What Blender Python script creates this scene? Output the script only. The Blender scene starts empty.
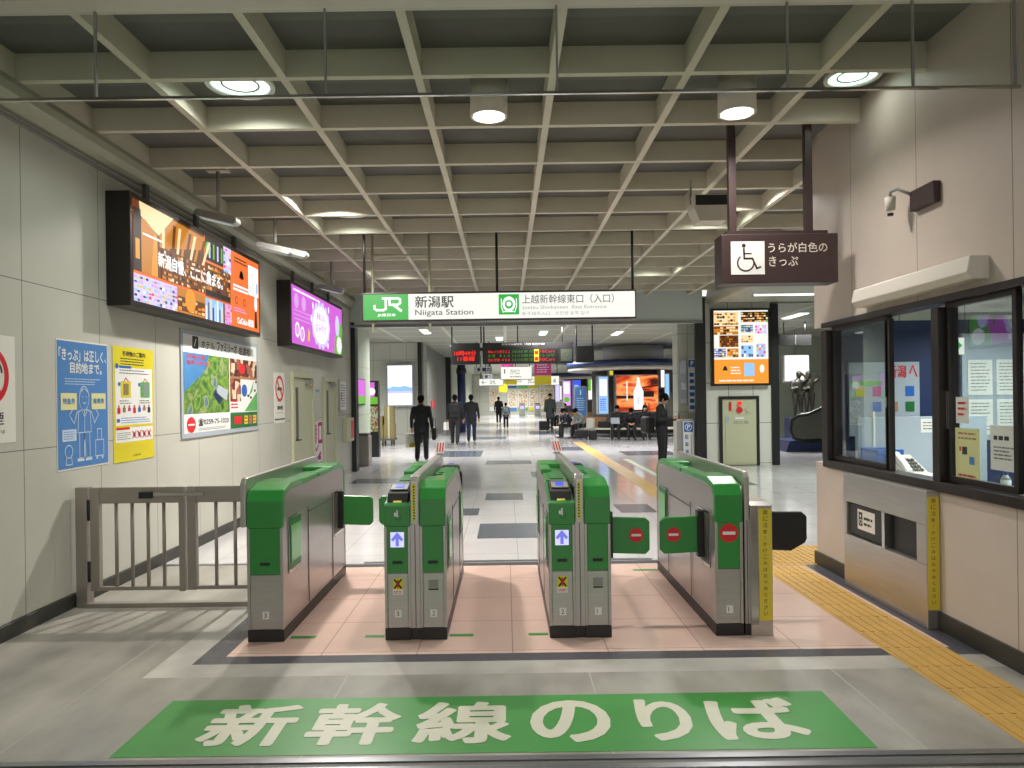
import bpy, bmesh, math, random
from mathutils import Vector, Matrix
R = math.radians
SC = bpy.context.scene
COL = SC.collection
rnd = random.Random(7)

# ---------------------------------------------------------------- materials
def lin(h):
    h = h.lstrip('#')
    c = [int(h[i:i+2], 16)/255 for i in (0, 2, 4)]
    return tuple(((x+.055)/1.055)**2.4 if x > .04045 else x/12.92 for x in c) + (1,)

def mat(name, col, rough=.5, metal=0, emit=0, noise=0, nscale=6, bump=0, joints=None, spec=.5, aniso=None, jcol=None, coat=0):
    m = bpy.data.materials.new(name); m.use_nodes = True
    nt = m.node_tree; N = nt.nodes; L = nt.links
    b = N['Principled BSDF']; b.inputs['Roughness'].default_value = rough
    b.inputs['Metallic'].default_value = metal
    b.inputs['Specular IOR Level'].default_value = spec
    b.inputs['Coat Weight'].default_value = coat
    base = N.new('ShaderNodeRGB'); base.outputs[0].default_value = lin(col)
    out = base.outputs[0]
    geo = N.new('ShaderNodeNewGeometry')
    vec = geo.outputs['Position']
    if noise:
        mp = N.new('ShaderNodeMapping'); L.new(vec, mp.inputs[0])
        if aniso: mp.inputs['Scale'].default_value = aniso
        nz = N.new('ShaderNodeTexNoise'); nz.inputs['Scale'].default_value = nscale
        nz.inputs['Detail'].default_value = 5; L.new(mp.outputs[0], nz.inputs['Vector'])
        mr = N.new('ShaderNodeMapRange'); mr.inputs[1].default_value = .3; mr.inputs[2].default_value = .7
        mr.inputs[3].default_value = 1-noise; mr.inputs[4].default_value = 1+noise*.6
        L.new(nz.outputs[0], mr.inputs[0])
        mx = N.new('ShaderNodeVectorMath'); mx.operation = 'SCALE'
        L.new(out, mx.inputs[0]); L.new(mr.outputs[0], mx.inputs['Scale'])
        out = mx.outputs[0]
        if bump:
            bp = N.new('ShaderNodeBump'); bp.inputs['Strength'].default_value = bump
            bp.inputs['Distance'].default_value = .01
            L.new(nz.outputs[0], bp.inputs['Height']); L.new(bp.outputs[0], b.inputs['Normal'])
    if joints:   # list of (axis, spacing, offset, width)
        sep = N.new('ShaderNodeSeparateXYZ'); L.new(vec, sep.inputs[0])
        acc = None
        for ax, sp, of, w in joints:
            a = N.new('ShaderNodeMath'); a.operation = 'SUBTRACT'; L.new(sep.outputs[ax], a.inputs[0]); a.inputs[1].default_value = of
            p = N.new('ShaderNodeMath'); p.operation = 'PINGPONG'; L.new(a.outputs[0], p.inputs[0]); p.inputs[1].default_value = sp/2
            c = N.new('ShaderNodeMath'); c.operation = 'LESS_THAN'; L.new(p.outputs[0], c.inputs[0]); c.inputs[1].default_value = w/2
            if acc is None: acc = c.outputs[0]
            else:
                x = N.new('ShaderNodeMath'); x.operation = 'MAXIMUM'; L.new(acc, x.inputs[0]); L.new(c.outputs[0], x.inputs[1]); acc = x.outputs[0]
        mm = N.new('ShaderNodeMix'); mm.data_type = 'RGBA'
        L.new(acc, mm.inputs[0]); L.new(out, mm.inputs[6]); mm.inputs[7].default_value = lin(jcol or '#5a5a54')
        out = mm.outputs[2]
    L.new(out, b.inputs['Base Color'])
    if emit:
        L.new(out, b.inputs['Emission Color']); b.inputs['Emission Strength'].default_value = emit
        b.inputs['Base Color'].default_value = (0, 0, 0, 1)
        for l in list(b.inputs['Base Color'].links): L.remove(l)
    return m

def picture(name, stops, scale=8, emit=0, kind='noise', stretch=(1, 1, 1), rough=.4):
    """busy printed or lit picture: noise or cells through a colour ramp"""
    m = bpy.data.materials.new(name); m.use_nodes = True
    nt = m.node_tree; N = nt.nodes; L = nt.links; b = N['Principled BSDF']
    geo = N.new('ShaderNodeNewGeometry'); mp = N.new('ShaderNodeMapping'); L.new(geo.outputs['Position'], mp.inputs[0])
    mp.inputs['Scale'].default_value = stretch
    if kind == 'noise':
        t = N.new('ShaderNodeTexNoise'); t.inputs['Scale'].default_value = scale; t.inputs['Detail'].default_value = 3; o = t.outputs[0]
    else:
        t = N.new('ShaderNodeTexVoronoi'); t.inputs['Scale'].default_value = scale; t.distance = 'CHEBYCHEV'
        s = N.new('ShaderNodeSeparateColor'); L.new(t.outputs['Color'], s.inputs[0]); o = s.outputs[0]
    L.new(mp.outputs[0], t.inputs['Vector'])
    cr = N.new('ShaderNodeValToRGB'); L.new(o, cr.inputs[0])
    e = cr.color_ramp.elements
    while len(e) > 1: e.remove(e[-1])
    lo, hi = (.32, .68) if kind == 'noise' else (0, 1)
    for i, c in enumerate(stops):
        p = lo+(hi-lo)*i/(len(stops)-1)
        if i == 0: e[0].position = p; e[0].color = lin(c)
        else: q = e.new(p); q.color = lin(c)
    if kind != 'noise': cr.color_ramp.interpolation = 'CONSTANT'
    b.inputs['Roughness'].default_value = rough
    if emit:
        L.new(cr.outputs[0], b.inputs['Emission Color']); b.inputs['Emission Strength'].default_value = emit
        b.inputs['Base Color'].default_value = (.01, .01, .01, 1)
    else: L.new(cr.outputs[0], b.inputs['Base Color'])
    return m

def glass(name, tint=(1, 1, 1), refl=1.0):
    m = bpy.data.materials.new(name); m.use_nodes = True
    nt = m.node_tree; N = nt.nodes; L = nt.links
    N.remove(N['Principled BSDF'])
    tr = N.new('ShaderNodeBsdfTransparent'); tr.inputs[0].default_value = (*tint, 1)
    gl = N.new('ShaderNodeBsdfGlossy'); gl.inputs['Roughness'].default_value = .0
    fr = N.new('ShaderNodeFresnel'); ge = N.new('ShaderNodeNewGeometry'); io = N.new('ShaderNodeMapRange')
    io.inputs[3].default_value = 1.5; io.inputs[4].default_value = 1/1.5   # same reflectance on both faces of the thin pane
    L.new(ge.outputs['Backfacing'], io.inputs[0]); L.new(io.outputs[0], fr.inputs[0])
    mu = N.new('ShaderNodeMath'); mu.operation = 'MULTIPLY'; mu.inputs[1].default_value = refl; L.new(fr.outputs[0], mu.inputs[0])
    mx = N.new('ShaderNodeMixShader'); L.new(mu.outputs[0], mx.inputs[0]); L.new(tr.outputs[0], mx.inputs[1]); L.new(gl.outputs[0], mx.inputs[2])
    L.new(mx.outputs[0], N['Material Output'].inputs[0])
    return m

M = {}
def mk(key, *a, **k): M[key] = mat(key, *a, **k)
mk('wall_panel', '#bdbcb0', .45, noise=.05, nscale=2, joints=[(1, .96, 5.05, .008), (2, 1.2, 1.27, .007)], jcol='#6e6d64')
mk('wall_right', '#c0b4a8', .5, noise=.05, nscale=3, joints=[(1, .95, 5.02, .008)], jcol='#7d746b')
mk('wall_white_tile', '#d2d2c8', .3, joints=[(0, .55, 4.43, .012), (2, .9, .95, .012)], jcol='#55564f')
mk('wall_green_grey', '#a9b39f', .5, noise=.05, nscale=1.2, joints=[(0, .9, 0, .01), (1, .9, 0, .01), (2, 1.2, 1.2, .01)], jcol='#77806f')
mk('wall_pale', '#bfc0b4', .45, joints=[(0, .6, 0, .01), (1, .9, 0, .01), (2, .9, .3, .01)], jcol='#6f7068')
mk('baseboard', '#35342f', .45)
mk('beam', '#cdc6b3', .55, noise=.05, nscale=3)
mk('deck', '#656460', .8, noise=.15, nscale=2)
mk('molding', '#a9a794', .45)
mk('soffit', '#a8aa9c', .5, joints=[(1, .18, 0, .012)], jcol='#7c7e72')
mk('concourse_ceiling', '#8b8d7e', .6, joints=[(0, 1.8, 0, .1), (1, 1.8, 0, .1)], jcol='#b5b6a4')
mk('fascia', '#c6cfca', .3)
mk('floor_grey', '#9c988f', .3, noise=.42, nscale=2.6, aniso=(1, .45, 1), joints=[(0, 1.4, -2.34, .008)], jcol='#a9a79e')
mk('floor_light', '#b2aea6', .3, noise=.26, nscale=2.5)
mk('floor_pink', '#dcbcae', .22, noise=.06, nscale=2, joints=[(0, .6, .02, .006), (1, .6, 4.52, .006)], jcol='#a58b7f')
mk('floor_band', '#4c4b51', .3, noise=.2, nscale=30)
mk('floor_hall', '#c4c2c2', .13, noise=.08, nscale=1.5, joints=[(0, .6, .1, .006), (1, .6, .1, .006)], jcol='#8e928a')
mk('floor_slate', '#565d66', .2, noise=.15, nscale=20)
mk('rail_steel', '#8d8d90', .3, metal=.9)
mk('sign_green_floor', '#3d8a3c', .38, noise=.12, nscale=3)
mk('sign_cream', '#c8c6b2', .4, noise=.05, nscale=5)
mk('tactile', '#bf974a', .5, noise=.1, nscale=8)
mk('steel', '#b9b6b0', .3, metal=.8, noise=.06, nscale=4, aniso=(1, 1, 12))
mk('steel_side', '#bab2b0', .3, metal=.75, noise=.05, nscale=3, aniso=(.4, .4, 3))
mk('steel_fence', '#a39c94', .38, metal=.6)
mk('steel_polish', '#c2c0ba', .16, metal=1)
mk('green', '#2d8638', .28, coat=.4)
mk('green_light', '#5fae5c', .3, coat=.4)
mk('green_dark', '#246a30', .35)
mk('black', '#1c1c1c', .4)
mk('black_matte', '#242423', .7)
mk('dark_frame', '#2b2522', .35, metal=.3)
mk('sign_brown', '#3b2c2b', .4)
mk('sign_text', '#e0d6c8', .5)
mk('white', '#e6e6e2', .4)
mk('cream_plastic', '#cfc9bd', .45)
mk('paper', '#e0ded4', .6)
mk('red', '#d0232a', .35)
mk('blue_paint', '#2a62b4', .35)
mk('navy', '#1d2c52', .4)
mk('yellow', '#d9cf2b', .45)
mk('label_yellow', '#d8c23a', .45)
mk('ink', '#24231f', .5)
mk('grey_ink', '#6c6c68', .5)
mk('grey', '#8c8c88', .5)
mk('grey_dark', '#55554f', .5)
mk('partition', '#a3acb4', .5)
mk('beige_panel', '#b9ba9c', .4)
mk('poster_blue', '#4a80bd', .4)
mk('poster_line', '#c8d8ea', .4)
mk('poster_cream', '#dad79b', .5)
mk('poster_yellow', '#d6c81f', .45)
mk('pink_ink', '#c7378b', .45)
mk('orange_metal', '#a5764f', .4, metal=.4)
mk('bronze', '#2b2a22', .45, metal=.2)
mk('cardboard', '#807448', .7)
mk('wood', '#a97a50', .5)
mk('skin', '#b98a6c', .5)
mk('hair', '#0e0b09', .85, spec=.15)
mk('suit_black', '#17181c', .7)
mk('suit_navy', '#1d2436', .7)
mk('coat_grey', '#3f4641', .8)
mk('cloth_grey', '#7c8583', .8)
mk('shirt', '#c9ccd0', .7)
mk('leather', '#141312', .35)
mk('jeans', '#232c4a', .8)
mk('e_white', '#ffffff', emit=1.15)
mk('e_lamp', '#fff6ee', emit=9)
mk('e_lamp_green', '#e9fff0', emit=3.5)
mk('e_tube', '#f0fff2', emit=2.2)
mk('e_green', '#32c44a', emit=.85)
mk('e_sign', '#fdfdf4', emit=1.0)
mk('e_orange', '#fb7a34', emit=1.0)
mk('e_orange2', '#ffa02c', emit=1.0)
mk('e_purple', '#e06ae6', emit=.95)
mk('e_amber', '#d98a2a', emit=.9)
mk('e_brown', '#7a4016', emit=.8)
mk('e_cream', '#ffe6b0', emit=1.0)
mk('e_dim', '#c9d2cc', emit=.5)
mk('e_slateblue', '#5a6a9a', emit=.7)
mk('e_lilac', '#e9a9f3', emit=1.0)
mk('e_dark', '#2c1b10', emit=.5)
mk('e_red', '#ff2a1c', emit=1.2)
mk('e_ledgreen', '#5fae2c', emit=.7)
mk('e_blue', '#3c5cff', emit=1.1)
mk('e_arrow', '#7a84ee', emit=.9)
mk('e_lavender', '#cfc8ff', emit=1.2)
mk('e_skyblue', '#9ed0ff', emit=1.0)
mk('e_yellow', '#f3de2a', emit=.9)
mk('e_grass', '#7ccf3a', emit=.8)
mk('e_ink', '#6b655c', emit=.35)
mk('e_inkpale', '#b9b3a8', emit=.75)
M['pic_shelf'] = picture('pic_shelf', ['#3a2010', '#b86a1c', '#ffb84a', '#5a2c10', '#ffe2a0', '#26150c'], 9, 1.0, 'cell', (1, 1.6, 2.2))
M['pic_shop'] = picture('pic_shop', ['#2b2a3c', '#f4f0ff', '#d04a52', '#8fa0e0', '#ffffff', '#40343c', '#e8c0d0'], 16, 1.0, 'cell')
M['pic_warm'] = picture('pic_warm', ['#3c1e0c', '#8e4a14', '#ffb23c', '#ffe6a8', '#5c300e'], 5, 1.0)
M['pic_door'] = picture('pic_door', ['#24406a', '#9fc4f4', '#ffffff', '#c89a5c', '#3a3028'], 6, 1.0, 'noise', (1, 3, .6))
M['pic_land'] = picture('pic_land', ['#2c4f28', '#4f7a34', '#7a9a3c', '#3f6a30', '#90a060', '#54708a'], 4.5)
M['pic_sea'] = picture('pic_sea', ['#3a6fa5', '#4a86b8', '#6a9ac2'], 1.2)
M['pic_room'] = picture('pic_room', ['#4a2a22', '#9a5a48', '#d8c0a0', '#6a3028', '#b09a84'], 9, 0, 'cell')
M['pic_print'] = picture('pic_print', ['#e8e4dc', '#c8544c', '#e8e4dc', '#7aa058', '#c8b44c', '#e8e4dc', '#5a7aa8'], 22, 0, 'cell')
M['pic_sunset'] = picture('pic_sunset', ['#4a1812', '#e04a1c', '#ff8a3a', '#ffb070', '#e8481c'], 1.3, 1.0, 'noise', (1, 1, 2.5))
M['pic_board'] = picture('pic_board', ['#c8d2da', '#aebbc8', '#dfe5e8', '#b9c2c4'], 5, 0, 'cell')
M['glass'] = glass('glass', (.93, .97, .95), 1.0)
M['glass_window'] = glass('glass_window', (.9, .94, .94), 1.25)

# ---------------------------------------------------------------- builders
def tag(o, label=None, cat=None, group=None, kind=None):
    if label: o['label'] = label
    if cat: o['category'] = cat
    if group: o['group'] = group
    if kind: o['kind'] = kind
    return o

def thing(name, label, cat, loc=(0, 0, 0), rz=0, group=None):
    o = bpy.data.objects.new(name, None); COL.objects.link(o)
    o.location = loc; o.rotation_euler = (0, 0, rz); o.empty_display_size = .1
    return tag(o, label, cat, group)

class MB:
    """collects shapes in one mesh; world coordinates unless the root is turned (then local=True)"""
    def __init__(s, root=None, local=False):
        s.bm = bmesh.new(); s.mats = []; s.root = root
        s.off = Vector((0, 0, 0))
        if root is not None and not local:
            r = root
            while r is not None: s.off -= Vector(r.location); r = r.parent
    def mi(s, m):
        m = M[m] if isinstance(m, str) else m
        if m not in s.mats: s.mats.append(m)
        return s.mats.index(m)
    def poly(s, pts, m):
        vs = [s.bm.verts.new(Vector(p)+s.off) for p in pts]
        try: f = s.bm.faces.new(vs)
        except ValueError: return
        f.material_index = s.mi(m); return f
    def box(s, x0, x1, y0, y1, z0, z1, m):
        x0, x1 = min(x0, x1), max(x0, x1); y0, y1 = min(y0, y1), max(y0, y1); z0, z1 = min(z0, z1), max(z0, z1)
        v = [s.bm.verts.new(Vector((x, y, z))+s.off) for z in (z0, z1) for y in (y0, y1) for x in (x0, x1)]
        i = s.mi(m)
        for q in ((0, 2, 3, 1), (4, 5, 7, 6), (0, 1, 5, 4), (2, 6, 7, 3), (0, 4, 6, 2), (1, 3, 7, 5)):
            s.bm.faces.new([v[k] for k in q]).material_index = i
        return s
    def prism(s, prof, a0, a1, m, axis='x', smooth=False):
        """profile of 2D points swept along an axis: x -> (y,z), y -> (x,z), z -> (x,y)"""
        def P(p, a):
            if axis == 'x': return Vector((a, p[0], p[1]))
            if axis == 'y': return Vector((p[0], a, p[1]))
            return Vector((p[0], p[1], a))
        A = [s.bm.verts.new(P(p, a0)+s.off) for p in prof]; B = [s.bm.verts.new(P(p, a1)+s.off) for p in prof]
        i = s.mi(m); fs = [s.bm.faces.new(A), s.bm.faces.new(list(reversed(B)))]
        n = len(prof)
        for k in range(n):
            f = s.bm.faces.new([A[k], B[k], B[(k+1) % n], A[(k+1) % n]]); f.smooth = smooth; fs.append(f)
        for f in fs: f.material_index = i
        return s
    def tube(s, pts, r, m, seg=10, r2=None):
        """swept round bar through points"""
        pts = [Vector(p)+s.off for p in pts]; i = s.mi(m); rings = []
        n = len(pts)
        for k, p in enumerate(pts):
            d = (pts[min(k+1, n-1)]-pts[max(k-1, 0)]).normalized()
            u = d.orthogonal().normalized() if k == 0 else (u - d*u.dot(d)).normalized()
            w = d.cross(u); rr = r if r2 is None else r+(r2-r)*k/(n-1)
            rings.append([s.bm.verts.new(p+(u*math.cos(2*math.pi*j/seg)+w*math.sin(2*math.pi*j/seg))*rr) for j in range(seg)])
        for a, b in zip(rings, rings[1:]):
            for j in range(seg):
                f = s.bm.faces.new([a[j], a[(j+1) % seg], b[(j+1) % seg], b[j]]); f.material_index = i; f.smooth = True
        for rg in (list(reversed(rings[0])), rings[-1]): s.bm.faces.new(rg).material_index = i
        return s
    def cyl(s, c, r, z0, z1, m, seg=28, r2=None, caps=True):
        r2 = r if r2 is None else r2; i = s.mi(m)
        A = [s.bm.verts.new(Vector((c[0]+r*math.cos(2*math.pi*j/seg), c[1]+r*math.sin(2*math.pi*j/seg), z0))+s.off) for j in range(seg)]
        B = [s.bm.verts.new(Vector((c[0]+r2*math.cos(2*math.pi*j/seg), c[1]+r2*math.sin(2*math.pi*j/seg), z1))+s.off) for j in range(seg)]
        for j in range(seg):
            f = s.bm.faces.new([A[j], A[(j+1) % seg], B[(j+1) % seg], B[j]]); f.material_index = i; f.smooth = True
        if caps:
            s.bm.faces.new(list(reversed(A))).material_index = i; s.bm.faces.new(B).material_index = i
        return s
    def ring(s, c, r0, r1, z0, z1, m, seg=32):
        i = s.mi(m); V = []
        for j in range(seg):
            a = 2*math.pi*j/seg; ca, sa = math.cos(a), math.sin(a)
            V.append([s.bm.verts.new(Vector((c[0]+r*ca, c[1]+r*sa, z))+s.off) for r, z in ((r0, z0), (r1, z0), (r1, z1), (r0, z1))])
        for j in range(seg):
            a, b = V[j], V[(j+1) % seg]
            for k in range(4):
                f = s.bm.faces.new([a[k], b[k], b[(k+1) % 4], a[(k+1) % 4]]); f.material_index = i; f.smooth = k in (1, 3)
        return s
    def mesh(s, me, m, mw=None):
        i = s.mi(m); vs = [s.bm.verts.new((mw @ v.co if mw else v.co)+s.off) for v in me.vertices]
        for p in me.polygons:
            try: s.bm.faces.new([vs[k] for k in p.vertices]).material_index = i
            except ValueError: pass
        return s
    def build(s, name, parent='root', bevel=0, normals=True, kind=None, label=None):
        parent = s.root if parent == 'root' else parent
        if normals: bmesh.ops.recalc_face_normals(s.bm, faces=s.bm.faces)
        me = bpy.data.meshes.new(name); s.bm.to_mesh(me); s.bm.free()
        for m in s.mats: me.materials.append(m)
        o = bpy.data.objects.new(name, me); COL.objects.link(o); o.parent = parent
        if bevel:
            b = o.modifiers.new('Bevel', 'BEVEL'); b.width = bevel; b.segments = 2; b.limit_method = 'ANGLE'; b.angle_limit = R(40)
        if kind: o['kind'] = kind
        if label: o['label'] = label
        return o

_tc = {}
def text_mesh(t, weight=0.0, res=3):
    k = (t, weight, res)
    if k not in _tc:
        cu = bpy.data.curves.new('lettering', 'FONT'); cu.body = t; cu.size = 1; cu.offset = weight; cu.resolution_u = res
        o = bpy.data.objects.new('lettering', cu); COL.objects.link(o)
        bpy.context.view_layer.update()
        dg = bpy.context.evaluated_depsgraph_get()
        me = bpy.data.meshes.new_from_object(o.evaluated_get(dg)); bpy.data.objects.remove(o); bpy.data.curves.remove(cu)
        xs = [v.co.x for v in me.vertices] or [0, 1]; ys = [v.co.y for v in me.vertices] or [0, 1]
        _tc[k] = (me, min(xs), max(xs), min(ys), max(ys))
    return _tc[k]

WY = lambda y: y*.987                 # the wall pieces were measured a little too far out
WZ = lambda z: 1.6+(z-1.6)*.987

class Panel:
    """flat artwork laid on a surface: o = lower left corner, facing '-y', '+x', '-x' or 'up'"""
    def __init__(s, mb, o, facing='-y', d=.0015, rx=0):
        s.mb = mb; s.o = Vector(o); s.k = 0; s.d = d
        s.r, s.u = {'-y': ((1, 0, 0), (0, 0, 1)), '+x': ((0, 1, 0), (0, 0, 1)), '-x': ((0, -1, 0), (0, 0, 1)),
                    'up': ((1, 0, 0), (0, 1, 0)), '+y': ((-1, 0, 0), (0, 0, 1))}[facing]
        s.r = Vector(s.r); s.u = Vector(s.u); s.n = s.r.cross(s.u)
    def P(s, x, y, lv): return s.o+s.r*x+s.u*y+s.n*(s.d*lv)
    def poly(s, pts, m, lv=1):
        f = s.mb.poly([s.P(x, y, lv) for x, y in pts], m); return s
    def rect(s, x0, y0, x1, y1, m, lv=1): return s.poly([(x0, y0), (x1, y0), (x1, y1), (x0, y1)], m, lv)
    def disc(s, cx, cy, r, m, lv=1, ry=None, seg=24):
        ry = ry or r
        return s.poly([(cx+r*math.cos(2*math.pi*k/seg), cy+ry*math.sin(2*math.pi*k/seg)) for k in range(seg)], m, lv)
    def ring(s, cx, cy, r0, r1, m, lv=1, a0=0, a1=360, seg=28):
        for k in range(seg):
            a, b = R(a0+(a1-a0)*k/seg), R(a0+(a1-a0)*(k+1)/seg)
            s.poly([(cx+r0*math.cos(a), cy+r0*math.sin(a)), (cx+r1*math.cos(a), cy+r1*math.sin(a)),
                    (cx+r1*math.cos(b), cy+r1*math.sin(b)), (cx+r0*math.cos(b), cy+r0*math.sin(b))], m, lv)
        return s
    def stroke(s, pts, w, m, lv=1):
        for i in range(len(pts)-1):
            a, b = Vector(pts[i]), Vector(pts[i+1]); d = (b-a)
            if d.length < 1e-6: continue
            d.normalize(); n = Vector((-d.y, d.x))*w/2; e = d*w*.35
            s.poly([tuple(a-e-n), tuple(b+e-n), tuple(b+e+n), tuple(a-e+n)], m, lv)
        return s
    def text(s, t, x0, y0, x1, y1, m, lv=2, w=0.0, fit='both', res=3):
        me, ax, bx, ay, by = text_mesh(t, 0, res)
        sx = (x1-x0)/max(bx-ax, 1e-6); sy = (y1-y0)/max(by-ay, 1e-6)
        if fit == 'keep': sx = sy = min(sx, sy)
        i = s.mb.mi(m)
        for n, (ox, oy) in enumerate([(0, 0)]+([(math.cos(math.pi*q/(8 if res > 3 else 4)+.4), math.sin(math.pi*q/(8 if res > 3 else 4)+.4)) for q in range(16 if res > 3 else 8)] if w else [])):
            vs = [s.mb.bm.verts.new(s.P(x0+(v.co.x-ax+ox*w)*sx, y0+(v.co.y-ay+oy*w)*sy, lv+n*.05)+s.mb.off) for v in me.vertices]
            for p in me.polygons:
                try: s.mb.bm.faces.new([vs[k] for k in p.vertices]).material_index = i
                except ValueError: pass
        return s
    def shelf(s, x0, y0, x1, y1, rows, cols, pal, bg, lv=1, fill=.8):
        """rows of small coloured goods"""
        s.rect(x0, y0, x1, y1, bg, lv); h = (y1-y0)/rows; w = (x1-x0)/cols
        for j in range(rows):
            for i in range(cols):
                if rnd.random() < .88:
                    hh = h*(.45+.4*rnd.random()); s.rect(x0+i*w+w*.1, y0+j*h+h*.08, x0+i*w+w*(.1+fill), y0+j*h+hh, rnd.choice(pal), lv+1)
        return s
    def lines(s, x0, y0, x1, y1, n, m, lv=2, fill=.45, rag=.25):
        """rows of print too small to read in the photograph"""
        h = (y1-y0)/n
        for k in range(n):
            yb = y1-(k+1)*h+h*(1-fill)/2; x = x0; end = x1-(x1-x0)*rnd.random()*rag
            while x < end:
                l = min((.6+rnd.random()*1.6)*h, end-x)
                s.rect(x, yb, x+l, yb+h*fill, m, lv); x += l+h*.22
        return s

def struct(name, mb, bevel=0): return mb.build(name, None, bevel, kind='structure')

def copy_tree(o, parent=None):
    c = o.copy(); COL.objects.link(c); c.parent = parent
    for ch in [q for q in bpy.data.objects if q.parent == o]: copy_tree(ch, c)
    return c
# ================================================================ the setting
XL, XR = -3.41, 2.90          # left wall face, right office wall face
YE = 15.75                    # end of the gate hall (bulkhead)
YO = 6.7                      # far corner of the ticket office
ZB, ZT = 3.80, 3.985          # underside and top of the ceiling grid beams
HALL_END = 64

b = MB()
xs = [-30, -2.13, -1.93, -1.77, 2.75, 2.9, 40]; ys = [-4, 4.14, 4.34, 4.47, 6.8, 6.93, 70]
for i in range(6):
    for j in range(6):
        x0, x1, y0, y1 = xs[i], xs[i+1], ys[j], ys[j+1]
        cx, cy = (x0+x1)/2, (y0+y1)/2
        if cy > 6.93: m = 'floor_hall'
        elif -1.77 < cx < 2.75 and 4.47 < cy < 6.8: m = 'floor_pink'
        elif -1.93 < cx < 2.9 and cy > 4.34: m = 'floor_band'
        elif -2.13 < cx < 2.9 and 4.14 < cy: m = 'floor_light'
        else: m = 'floor_grey' if cx < 40 else 'floor_light'
        b.poly([(x0, y0, 0), (x1, y0, 0), (x1, y1, 0), (x0, y1, 0)], m)
b.box(-30, 40, -4, 70, -.2, -.01, 'floor_grey')
for x0, x1, y0, y1 in [(-.35, .72, 8.1, 9.05), (-1.1, -.4, 9.7, 10.3), (-.35, .25, 11.1, 11.9), (1.55, 2.05, 9.75, 10.5), (-1.6, -.95, 11.2, 11.8),
                       (-1.9, -.7, 19.3, 21.4), (-3.0, -1.9, 13.5, 14.3), (.5, 1.7, 14.2, 15.2), (-.5, .6, 17, 18), (3.2, 4.6, 19, 20.5), (3.4, 4.4, 12.5, 13.3), (-1.2, 0, 27, 29), (1.4, 2.6, 21, 22.5), (1, 2.4, 30, 33)]:
    b.poly([(x0, y0, .0012), (x1, y0, .0012), (x1, y1, .0012), (x0, y1, .0012)], 'floor_slate')
for x0, x1, m in ((2.93, 3.05, 'sign_cream'), (3.07, 3.12, 'sign_green_floor'), (2.87, 2.91, 'sign_green_floor')):
    b.poly([(x0, 13.8, .0012), (x1, 13.8, .0012), (x1, 18, .0012), (x0, 18, .0012)], m)
for x0, x1, yy in ((-1.47, -1.3, 4.79), (-.97, -.84, 4.79), (-.4, -.24, 4.79), (.13, .26, 4.79), (1.14, 1.36, 6.52)):   # green lane marks by the gate feet
    b.poly([(x0, yy, .0012), (x1, yy, .0012), (x1, yy+.05, .0012), (x0, yy+.05, .0012)], 'sign_green_floor')
struct('floor', b)

b = MB(); b.box(-3.44, 2.9, 3.05, 3.09, 0, .012, 'rail_steel').box(-3.44, 2.9, 3.13, 3.17, 0, .012, 'rail_steel').box(-3.44, 2.9, 3.09, 3.13, 0, .006, 'grey_dark')
struct('trim_1', b)
b = MB(); b.box(XL, -1.78, 6.95, 7.0, 0, .006, 'rail_steel').box(-1.4, 1.4, 6.95, 7.0, 0, .006, 'rail_steel')
struct('trim_2', b)

# walls
b = MB(); b.box(XL-.2, XL, -3, YE, 0, 4.2, 'wall_panel'); struct('wall_left', b)
b = MB(); b.prism([(XL, 0), (XL+.02, 0), (XL+.02, .1), (XL+.012, .11), (XL, .11)], -3, 11.25, 'baseboard', 'y')
b.prism([(XL, 0), (XL+.02, 0), (XL+.02, .1), (XL+.012, .11), (XL, .11)], 12.6, 13.25, 'baseboard', 'y'); struct('baseboard_left', b)
b = MB(); b.box(XL-.2, XL+.1, YE, YE+.3, 0, 3.3, 'black'); struct('trim_3', b, .01)

# right wall of the ticket office, with its window opening
WZ0, WZ1, WY0, WY1 = .96, 2.2, 2.6, 6.5
b = MB()
b.box(XR, XR+.15, -3, YO, 0, WZ0, 'wall_right').box(XR, XR+.15, -3, YO, WZ1, 4.2, 'wall_right')
b.box(XR, XR+.15, -3, WY0, WZ0, WZ1, 'wall_right')
b.box(XR+.15, 6.5, YO-.15, YO, 0, 4.2, 'wall_right')
struct('wall_right', b)
b = MB(); b.box(XR-.02, XR, -3, 4.8, 0, .12, 'baseboard').box(XR-.02, XR, 5.98, YO, 0, .12, 'baseboard').box(XR-.02, 6.5, YO, YO+.02, 0, .12, 'baseboard'); struct('baseboard_right', b)

# ceiling grid
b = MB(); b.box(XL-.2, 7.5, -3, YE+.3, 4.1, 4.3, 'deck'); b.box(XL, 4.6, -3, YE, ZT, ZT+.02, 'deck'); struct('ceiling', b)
b = MB(); w = .028
gx = [-2.42+.924*k for k in range(-1, 8)]; gy = [4.9+.924*k for k in range(-2, 13)]
for x in gx:
    y0 = gy[0] if x < XR else YO
    b.box(x-w, x+w, y0, YE, ZB, ZT, 'beam')
cuts = [XL]+gx
for y in gy:
    if y > YE: continue
    xe = 2.9 if y < YO else 4.5
    lim = [x for x in gx if x-w < xe]+[xe+w]
    prev = XL+.08
    for x in lim:
        if x-w > prev+.02: b.box(prev, min(x-w, xe), y-w, y+w, ZB, ZT, 'beam')
        prev = x+w
struct('ceiling', b)
# side soffit over the right of the hall with planks
b = MB(); b.box(4.5, 7.5, YO, YE, 3.62, 3.7, 'soffit'); b.prism([(4.42, 3.66), (4.5, 3.58), (4.62, 3.58), (4.66, 3.66), (4.62, 3.9), (4.46, 3.9)], YO, YE, 'molding', 'y', True)
struct('ceiling', b)
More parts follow.
